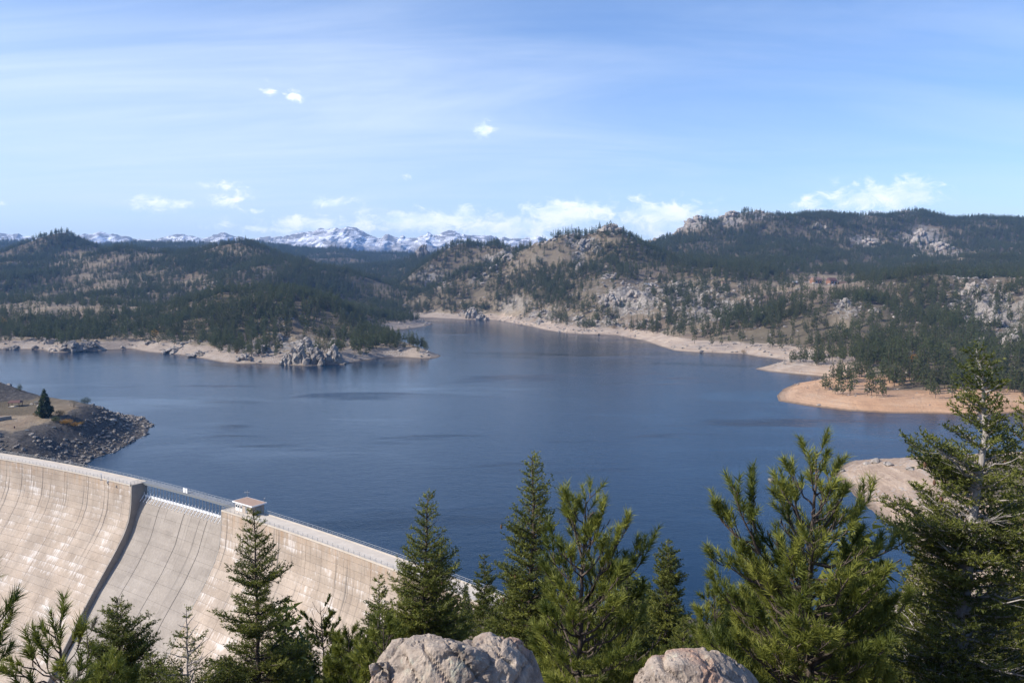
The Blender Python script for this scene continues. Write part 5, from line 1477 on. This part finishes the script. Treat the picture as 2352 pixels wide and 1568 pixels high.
for lab, lst in LAB.items():
    lst.sort(key=lambda q: q[0])
    for j, (_, t_) in enumerate(lst):
        tag(t_, lab if len(lst) == 1 or len(lst) > 18 else lab + ', %s from left' % ORD[j], 'tree', 'pines of the forest around the lake')
rest = np.ones(len(xx), bool); rest[SOLO] = False
kk = sorted(src)
mapk = {k: i for i, k in enumerate(kk)}
ri = np.array([mapk.get(int(k), 0) for k in idx[rest]])
m_ = rest.sum()
instancer('forest', np.stack([xx, yy, z_], 1)[rest], np.stack([0.06 * (rng.random(m_) - .5), 0.06 * (rng.random(m_) - .5), 6.28 * rng.random(m_)], 1), scl[rest][:, None] * np.stack([0.85 + 0.4 * rng.random(m_), 0.85 + 0.4 * rng.random(m_), np.ones(m_)], 1), ri, [src[k] for k in kk], 'dark pine forest covering the hills round the reservoir')

# ------------------------------------------------------------------ trees on the wooded slope between the overlook and the water
MID = [conifer_meshes(700 + i, 9.5, [1.9, 1.6, 2.2][i], 26, 13, 9, M_FIR, [0.8, 1.0, 0.65][i], 0.08, 0.08) for i in range(3)]
rng = np.random.default_rng(77)
cand = [(x, y) for x, y in zip(-70 + 230 * rng.random(900), 34 + 190 * rng.random(900))]
placed = []; MLAB = {}
for x, y in cand:
    z, d, s0, rk0, sh0, dn0 = [float(q[0]) for q in terrain(np.array([x]), np.array([y]))]
    if d < 9 or (s0 > -14 and s0 < 7 and x < 12): continue
    u, v = project(np.array([x, y, z + 9])); u0, v0 = project(np.array([x, y, z]))
    if u < -40 or u > 2400 or v > 1590: continue
    if u < 880 and v < 1440 + 40 * (u < 500): continue              # keep the dam face open
    if 900 < u < 2420 and v < 1335 and y > 60: continue
    if 1560 < u < 1660 and v < 1400: continue
    if any((x - a) ** 2 + (y - b) ** 2 < (3.0 + y * 0.02) ** 2 for a, b in placed): continue
    placed.append((x, y))
    k = int(rng.integers(3)); sc = 0.62 + 0.5 * rng.random()
    t_ = empty('fir_tree', (x, y, z)); t_.scale = (sc,) * 3; t_.rotation_euler = (0, 0, rng.random() * 6.28)
    obj('crown', MID[k][0], t_); obj('trunk', MID[k][1], t_)
    where = 'below the dam face' if u < 880 else 'behind the large boulder' if u < 1320 else 'behind the bushy pine' if u < 1600 else 'behind the bright pine' if u < 2080 else 'behind the pale-barked fir'
    MLAB.setdefault('%s %s fir %s, %s' % ('tall' if sc > 0.95 else 'mid-sized' if sc > 0.78 else 'small', ['conical', 'slender', 'broad'][k], where, 'close to the overlook' if y < 70 else 'halfway down' if y < 120 else 'low down near the water'), []).append((u, t_))
for lab, lst in MLAB.items():
    lst.sort(key=lambda q: q[0])
    for j, (_, t_) in enumerate(lst):
        tag(t_, lab if len(lst) == 1 or len(lst) > 18 else lab + ', %s from left' % ORD[j], 'tree', 'firs on the slope below the overlook')
print('MIDTREES', len(placed))

# ------------------------------------------------------------------ foreground boulders
def fore_rock(name, label, lumps, seed, dip):
    """jointed granite: angular hulls with fine-grained faces, split by slabs along one dip"""
    rng = np.random.default_rng(seed); mb = MB()
    def piece(V, Fc, cuts):
        bm = bmesh.new(); vs = [bm.verts.new(p) for p in V]
        for f in Fc: bm.faces.new([vs[i] for i in f])
        bmesh.ops.recalc_face_normals(bm, faces=bm.faces[:])
        bmesh.ops.bevel(bm, geom=bm.edges[:] , offset=0.012, segments=1, affect='EDGES', clamp_overlap=True)
        bmesh.ops.triangulate(bm, faces=bm.faces[:])
        for _ in range(6):
            es = [e for e in bm.edges if e.calc_length() > cuts]
            if not es: break
            bmesh.ops.subdivide_edges(bm, edges=es, cuts=1); bmesh.ops.triangulate(bm, faces=bm.faces[:])
        bm.normal_update(); bm.verts.index_update()
        P = np.array([v.co[:] for v in bm.verts]); Nn = np.array([v.normal[:] for v in bm.verts]); T = np.array([[v.index for v in f.verts] for f in bm.faces]); bm.free()
        P = P + Nn * (0.010 * fbm3(P, 0.20, 4, seed, 0.6) + 0.0035 * fbm3(P, 0.03, 3, seed + 9, 0.7) - 0.010 * sstep(fbm3(P, 0.10, 3, seed + 40), 0.30, 0.36))[:, None]
        dj = np.zeros(len(P))
        for a, tl, sp, dp in ((dip, 0.15, 0.13, 0.020), (dip + 1.45, 0.3, 0.19, 0.016), (dip + 0.5, 1.2, 0.24, 0.012)):
            nv = unit(np.array([-math.sin(a), tl, math.cos(a)])); t = P @ nv / sp + 0.30 * fbm3(P, 0.45, 2, seed + 31)
            cell = np.floor(t); fr = np.abs(t - np.round(t)) * sp; hs_ = np.modf(np.abs(np.sin(cell * 12.9898 + seed) * 43758.5453))[0]
            mk = sstep(fbm3(P, 0.38, 2, seed + 50 + int(sp * 100)), -0.12, 0.12)
            dj += (hs_ - 0.6) * dp * 1.6 * mk - dp * 1.3 * np.exp(-(fr / 0.012) ** 2) * mk
        P = P + Nn * dj[:, None]
        mb.add(P, [], T)
    for lp in lumps:
        if len(lp) == 1:                                  # an explicit block outline
            bm = bmesh.new(); vs = [bm.verts.new(p) for p in lp[0]]
            r = bmesh.ops.convex_hull(bm, input=vs); un = [g for g in r['geom_interior'] if isinstance(g, bmesh.types.BMVert)]
            if un: bmesh.ops.delete(bm, geom=un, context='VERTS')
            bmesh.ops.triangulate(bm, faces=bm.faces[:]); bm.verts.index_update()
            V = np.array([v.co[:] for v in bm.verts]); Fc = np.array([[v.index for v in f.verts] for f in bm.faces]); bm.free()
            piece(V, Fc, 0.020); continue
        c, sz, rz, sd = lp
        V, Fc = hull(sd, 20)
        V = V * np.array(sz); cc, ss = math.cos(rz), math.sin(rz)
        piece(np.stack([V[:, 0] * cc - V[:, 2] * ss, V[:, 1], V[:, 0] * ss + V[:, 2] * cc], 1) + np.array(c), Fc, 0.030)
    full = [lp for lp in lumps if len(lp) == 4]
    for i in range(22):
        c, sz, rz, sd = full[rng.integers(len(full))]
        V, Fc = HULLS[rng.integers(len(HULLS))]
        d_ = unit(rng.standard_normal(3) * np.array([1, 0.7, 0.8]) + np.array([0, -0.5, 0.35]))
        a = dip + 0.16 * rng.standard_normal(); cc, ss = math.cos(a), math.sin(a)
        V = V * np.array([0.15, 0.12, 0.045]) * (0.6 + 0.8 * rng.random(3))
        V = np.stack([V[:, 0] * cc - V[:, 2] * ss, V[:, 1], V[:, 0] * ss + V[:, 2] * cc], 1)
        piece(V + np.array(c) + d_ * np.array(sz) * 0.64, Fc, 0.030)
    o = obj(name, mb.mesh(name, M_ROCK_F, False))
    tag(o, label, 'boulder', 'granite boulders at the overlook edge')
    return o


def FP3(u, v, Y): return at_y(u, v, Y)
YB = 4.6; k_ = YB / F
def lump(u, v, pw, ph, depth, rz, sd, dy=0.0):
    c = FP3(u, v, YB + dy); return ((c[0], c[1], c[2]), (pw * k_, depth, ph * k_), rz, sd)
def block(pts): return (np.array([FP3(u, v, YB + dy) for u, v, dy in pts]),)
fore_rock('boulder', 'large pinkish granite boulder with cracks at the bottom centre',
          [block([(895, 1466, .06), (935, 1456, 0), (985, 1455, .05), (1035, 1466, .02), (860, 1520, -.1), (890, 1496, -.12), (985, 1490, -.26), (1070, 1490, -.28), (852, 1580, -.16), (900, 1600, -.34), (1000, 1640, -.42), (1120, 1660, -.42), (1140, 1500, -.1), (1180, 1560, -.2), (900, 1490, .3), (1040, 1490, .34), (1160, 1500, .3), (840, 1720, -.2), (1240, 1720, -.2), (840, 1700, .3), (1240, 1700, .3)]),
           block([(1062, 1470, .1), (1112, 1452, .08), (1160, 1450, .1), (1196, 1464, .1), (1224, 1494, .08), (1238, 1530, .04), (1262, 1600, .0), (1080, 1500, -.12), (1150, 1496, -.18), (1205, 1530, -.16), (1100, 1600, -.34), (1200, 1620, -.3), (1070, 1500, .36), (1200, 1500, .36), (1250, 1720, .3), (1060, 1720, -.3), (1060, 1720, .3), (1270, 1720, -.2)]),
           block([(846, 1518, -.2), (862, 1512, -.22), (892, 1506, -.16), (900, 1540, -.26), (850, 1600, -.28), (895, 1620, -.32), (860, 1600, -.05), (895, 1560, -.02), (850, 1700, -.2), (910, 1700, -.2)]),
           lump(1010, 1600, 120, 90, 0.30, 0.1, 12, -0.1), lump(1140, 1590, 95, 95, 0.30, 0.0, 13, -0.04), lump(930, 1590, 70, 80, 0.26, 0.3, 14, -0.08)], 5, -0.75)
fore_rock('boulder', 'smaller speckled granite boulder at the bottom right of centre',
          [block([(1452, 1545, 0), (1482, 1512, .02), (1530, 1492, .05), (1590, 1483, .05), (1640, 1487, .06), (1690, 1508, .05), (1728, 1540, .03), (1756, 1580, 0), (1470, 1560, -.2), (1540, 1530, -.24), (1630, 1525, -.26), (1710, 1570, -.2), (1500, 1520, .32), (1600, 1500, .36), (1700, 1530, .3), (1440, 1700, -.3), (1780, 1700, -.3), (1440, 1700, .3), (1780, 1700, .3), (1600, 1640, -.42)]),
           lump(1600, 1600, 90, 80, 0.28, 0.1, 22, -0.05), lump(1510, 1600, 60, 70, 0.24, 0.2, 23)], 8, -0.5)
for u, v, pw, ph, Y, lab in [(2120, 1520, 60, 40, 14, 'pale boulder among branches below the pale-barked fir'), (1640, 1545, 40, 30, 12, 'small grey stone half hidden below the low pine'), (1120, 1350, 16, 8, 120, 'pale rock outcrop at the right end of the dam')]:
    c = at_y(u, v, Y); o = obj('boulder', BM_L[1]); kk_ = Y / F
    o.location = Vector((c[0], c[1], c[2])); o.scale = (pw * kk_, pw * kk_, ph * kk_ * 1.5)
    tag(o, lab, 'boulder', 'granite boulders at the overlook edge')

# ------------------------------------------------------------------ the point left of the dam
sp = conifer_meshes(800, 15, 4.3, 30, 16, 8, M_SPRUCE, 0.85, 0.03, 0.05)
p = hit(104, 958, 500)
t_ = empty('spruce_tree', p); obj('crown', sp[0], t_); obj('trunk', sp[1], t_); tag(t_, 'dark spruce standing alone on the point left of the dam', 'tree')


def shrub(name, label, u, v, w_, h_, mat, n, seed, cat='shrub', group='shrubs on the rocky point', stems=True, leaf=0.28):
    p = hit(u, v, 508 if v > 880 and u < 400 else None)
    if p is None: return
    rng = np.random.default_rng(seed)
    b = empty(name, p)
    P = unit(rng.standard_normal((n, 3))) * (rng.random((n, 1)) ** 0.45) * np.array([w_ / 2, w_ / 2, h_ / 2]) + np.array([0, 0, h_ * 0.5])
    P *= 1 + 0.2 * fbm3(P, 1.5, 2, seed)[:, None]; P[:, 2] = np.maximum(P[:, 2], 0.05)
    D = unit(rng.standard_normal((n, 3)) + np.array([0, 0, 0.6]))
    V, T = needles(P, D, np.full(n, leaf), 4, leaf * 1.1, leaf * 0.55, 0.7, rng.random(n), rng)
    obj('crown', mesh_np('crown', V, np.arange(len(V)).reshape(-1, 3), mat, False, {'tint': T}), b)
    mb = MB()
    for i in range(6):
        e = P[rng.integers(n)]; mb.tube([(0, 0, -0.2), e * 0.5 + rng.normal(0, .1, 3), e], [0.08, 0.05, 0.02], 4, False)
    obj('trunk', mb.mesh('trunk', M_BARK), b)
    tag(b, label, cat, group)


shrub('juniper_bush', 'dark green juniper on the crest of the rocky point', 197, 927, 6.5, 4.0, M_SPRUCE, 500, 1)
shrub('brush', 'orange brush clump below the spruce', 152, 973, 7, 2.6, M_AUTUMN, 420, 2); shrub('brush', 'tan brush clump right of the spruce', 138, 955, 6, 3.2, M_BRUSH, 420, 3); shrub('brush', 'low orange brush at the edge of the flat', 170, 978, 8, 2.0, M_AUTUMN, 380, 4)
shrub('brush', 'dark brush at the foot of the spruce', 128, 968, 5, 2.8, M_FOREST, 380, 5); shrub('brush', 'yellowish brush right of the low orange one', 186, 975, 4, 1.8, M_BRUSH, 260, 6); shrub('brush', 'tan brush left of the spruce', 84, 955, 4, 2, M_BRUSH, 240, 7)
shrub('bare_tree', 'leafless grey tree behind the orange brush', 172, 965, 6, 6.5, M_TWIG, 260, 8, 'tree', 'shrubs on the rocky point'); shrub('bare_tree', 'pale leafless tree near the crest of the rocky point', 170, 935, 6, 5, M_TWIG, 200, 9, 'tree', 'shrubs on the rocky point')
shrub('hill_bush', 'round dark bush on the shaded hill at the left edge', 46, 897, 3.2, 4.2, M_FOREST, 260, 10)
for i, (u, v, w_, h_, mt, lab) in enumerate([(10, 748, 13, 12, M_AUTUMN, 'orange cottonwood at the far left edge'), (128, 778, 14, 6, M_AUTUMN, 'low orange shrub above the far left beach'), (356, 775, 9, 11, M_AUTUMN, 'orange tree at the mouth of the left cove'), (545, 812, 6, 6, M_AUTUMN, 'small orange bush on the promontory beach'), (2098, 836, 8, 10, M_AUTUMN, 'yellow aspen in front of the bare grove'), (2340, 878, 12, 8, M_AUTUMN, 'orange bushes at the right edge above the beach'), (1799, 640, 16, 14, M_AUTUMN, 'yellow tree among the houses'),
                                            (1708, 812, 7, 5, M_BRUSH, 'tan bush on the right beach'), (2090, 833, 9, 12, M_TWIG, 'bare grey aspen in the grove above the orange spit, left one'), (2118, 833, 9, 13, M_TWIG, 'bare grey aspen in the grove above the orange spit, right one'), (1828, 828, 6, 7, M_FOREST, 'small lone pine at the root of the first sand spit'), (1818, 832, 5, 4, M_FOREST, 'low bush beside the lone pine of the first sand spit'), (1410, 755, 10, 6, M_BRUSH, 'russet bush above the far beach'), (1340, 750, 8, 5, M_BRUSH, 'tan bush above the far beach, left of the russet one'), (1195, 735, 22, 9, M_TWIG, 'pale bare thicket where the far beach begins')]):
    shrub('autumn_tree', lab, u, v, w_, h_, mt, 260, 40 + i, 'tree', 'bushes and autumn trees round the lake', leaf=0.08 * h_ ** 0.9)


def shelter():
    p = hit(36, 933, 500)
    b = empty('picnic_shelter', p, 0.12); tag(b, 'open picnic shelter with maroon pitched roof on the point', 'shelter')
    mb = MB(); w_, d_ = 6.8, 5.0
    mb.add([(-w_ / 2, -d_ / 2, 2.5), (w_ / 2, -d_ / 2, 2.5), (w_ / 2 - .6, 0, 3.7), (-w_ / 2 + .6, 0, 3.7), (-w_ / 2, d_ / 2, 2.5), (w_ / 2, d_ / 2, 2.5), (-w_ / 2, -d_ / 2, 2.36), (w_ / 2, -d_ / 2, 2.36), (w_ / 2, d_ / 2, 2.36), (-w_ / 2, d_ / 2, 2.36)],
           [(0, 1, 2, 3), (3, 2, 5, 4), (0, 6, 7, 1), (4, 5, 8, 9), (6, 9, 8, 7)], [(1, 5, 2), (0, 3, 4), (1, 7, 8), (1, 8, 5), (0, 4, 9), (0, 9, 6)])
    mb.build('roof', M_MAROON, b)
    for x in (-2.8, 2.8):
        for y in (-1.9, 1.9):
            m = MB(); m.box((x, y, 1.18), (0.28, 0.28, 2.4)); m.build('post', M_WOOD, b)
    m = MB(); m.box((0, 0, 0.0), (6.2, 4.4, 0.25)); m.build('slab', M_DECK, b)
shelter()


def table(u, v, rz, label):
    p = hit(u, v, 500)
    if p is None: return
    b = empty('picnic_table', p, rz); tag(b, label, 'table', 'picnic tables on the point')
    m = MB(); m.box((0, 0, 0.74), (1.9, 0.75, 0.06)); m.build('table_top', M_GIRDER, b)
    for y in (-0.75, 0.75):
        m = MB(); m.box((0, y, 0.45), (1.9, 0.28, 0.05)); m.build('seat', M_GIRDER, b)
    for x in (-0.7, 0.7):
        m = MB(); m.box((x, 0, 0.42), (0.08, 1.6, 0.06)); m.tube([(x, -0.6, 0), (x, -0.2, 0.72)], 0.04, 4); m.tube([(x, 0.6, 0), (x, 0.2, 0.72)], 0.04, 4); m.build('leg', M_GIRDER, b)
table(37, 934, 0.3, 'picnic table under the maroon roofed shelter'); table(83, 925, 0.8, 'grey picnic table right of the shelter'); table(124, 983, 0.5, 'grey picnic table on the grassy flat, right one'); table(62, 990, 0.1, 'grey picnic table on the grassy flat, left one')
m = MB(); pa, pb = hit(-30, 972), hit(27, 962)
if pa and pb:
    dvec = (pb - pa); L_ = dvec.length; b = empty('retaining_wall', pa, math.atan2(dvec.y, dvec.x))
    m.box((L_ / 2, 0.3, 0.9), (L_, 0.5, 2.6)); m.build('wall', M_PIER, b)
    m = MB(); m.box((L_ / 2, 0.3, 2.27), (L_ + 0.1, 0.7, 0.14)); m.build('coping', M_DECK, b)
    tag(b, 'low grey concrete retaining wall at the left edge of the point', 'wall')
for i, (u, v, lab) in enumerate([(33, 983, 'small dark red bin on the grassy flat'), (108, 981, 'small grey grill post on the grassy flat')]):
    p = hit(u, v); b = empty('litter_bin' if i == 0 else 'grill_stand', p); m = MB()
    if i == 0: m.tube([(0, 0, 0), (0, 0, 0.95), (0, 0, 1.1)], [0.32, 0.32, 0.2], 10); m.build('body', M_MAROON, b)
    else: m.tube([(0, 0, 0), (0, 0, 0.8)], 0.06, 6); m.box((0, 0, 0.95), (0.55, 0.4, 0.3)); m.build('body', M_GIRDER, b)
    tag(b, lab, 'bin' if i == 0 else 'grill')


def house(u, v, w_, d_, h_, rz, roof, wall, label, flat=False, wins=3, HY=1470):
    q = at_y(u, v, HY); p = Vector((q[0], q[1], ground(q[0], q[1])))
    b = empty('house', p, rz); tag(b, label, 'house', 'houses on the hillside')
    m = MB(); m.box((0, 0, h_ / 2 - 0.8), (w_, d_, h_ + 1.6)); m.build('wall', wall, b)
    rh = 0.5 if flat else 0.42 * d_; e = 0.7; m = MB(); hw, hd = w_ / 2 + e, d_ / 2 + e
    m.add([(-hw, -hd, h_ - .2), (hw, -hd, h_ - .2), (hw, 0, h_ + rh), (-hw, 0, h_ + rh), (-hw, hd, h_ - .2), (hw, hd, h_ - .2)], [(0, 1, 2, 3), (3, 2, 5, 4), (0, 4, 5, 1)], [(1, 5, 2), (0, 3, 4)])
    rf = m.build('roof', roof, b)
    m = MB(); m.box((w_ * 0.25, d_ * 0.12, h_ + rh * 0.8), (0.9, 0.9, 2.2)); m.build('chimney', M_TAN, rf)
    for i in range(wins):
        x = -w_ / 2 + w_ * (i + 0.5) / wins
        m = MB(); m.box((x, -d_ / 2 - 0.06, h_ * 0.55), (w_ / wins * 0.55, 0.14, h_ * 0.42)); f = m.build('window', M_WHITE, b)
        m = MB(); m.box((x, -d_ / 2 - 0.15, h_ * 0.55), (w_ / wins * 0.45, 0.06, h_ * 0.34)); m.build('pane', M_GLASS, f)
    m = MB(); m.box((-w_ / 2 - 0.07, 0, 1.1), (0.14, 1.1, 2.2)); m.build('door', M_WOOD, b)


house(1874, 640, 19, 12, 9, 0.5, M_REDROOF, M_LOG, 'small log house with a sunlit reddish roof, left of the larger one', wins=2)
house(1910, 640, 16, 11, 10, 0.4, M_MAROON, M_LOG, 'larger brown log house with a dark red roof', wins=2); house(1940, 640, 21, 10, 7.5, 0.1, M_WOOD, M_LOG, 'long dark timber house right of the larger log house', wins=4)
house(1493, 620, 22, 9, 5, 0.05, M_GREYROOF, M_WHITE, 'low white house with a grey roof among pines', True, 5, 1540); house(1663, 640, 11, 8, 4, 0.2, M_ROOFB, M_TAN, 'small tan cabin half hidden by pines left of the log houses', wins=2)
house(1826, 640, 9, 6, 3.5, 0.2, M_GREYROOF, M_LOG, 'little grey roofed shed left of the log houses', wins=2)

# ------------------------------------------------------------------ air
hz = MB(); hz.box((0, 5400, 310), (30000, 12400, 820)); ho = obj('haze', hz.mesh('haze'))
mh = bpy.data.materials.new('air'); mh.use_nodes = True; th = NT(mh.node_tree); th.N.clear()
pv = th.n('ShaderNodeVolumePrincipled'); pv.inputs['Color'].default_value = (0.24, 0.50, 1.0, 1); pv.inputs['Density'].default_value = 5.5e-5; pv.inputs['Anisotropy'].default_value = 0.0
oo = th.n('ShaderNodeOutputMaterial'); th.link(pv.outputs[0], oo.inputs['Volume'])
ho.data.materials.append(mh); tag(ho, 'thin bluish mountain haze', None, None, 'stuff')
#--MORE--
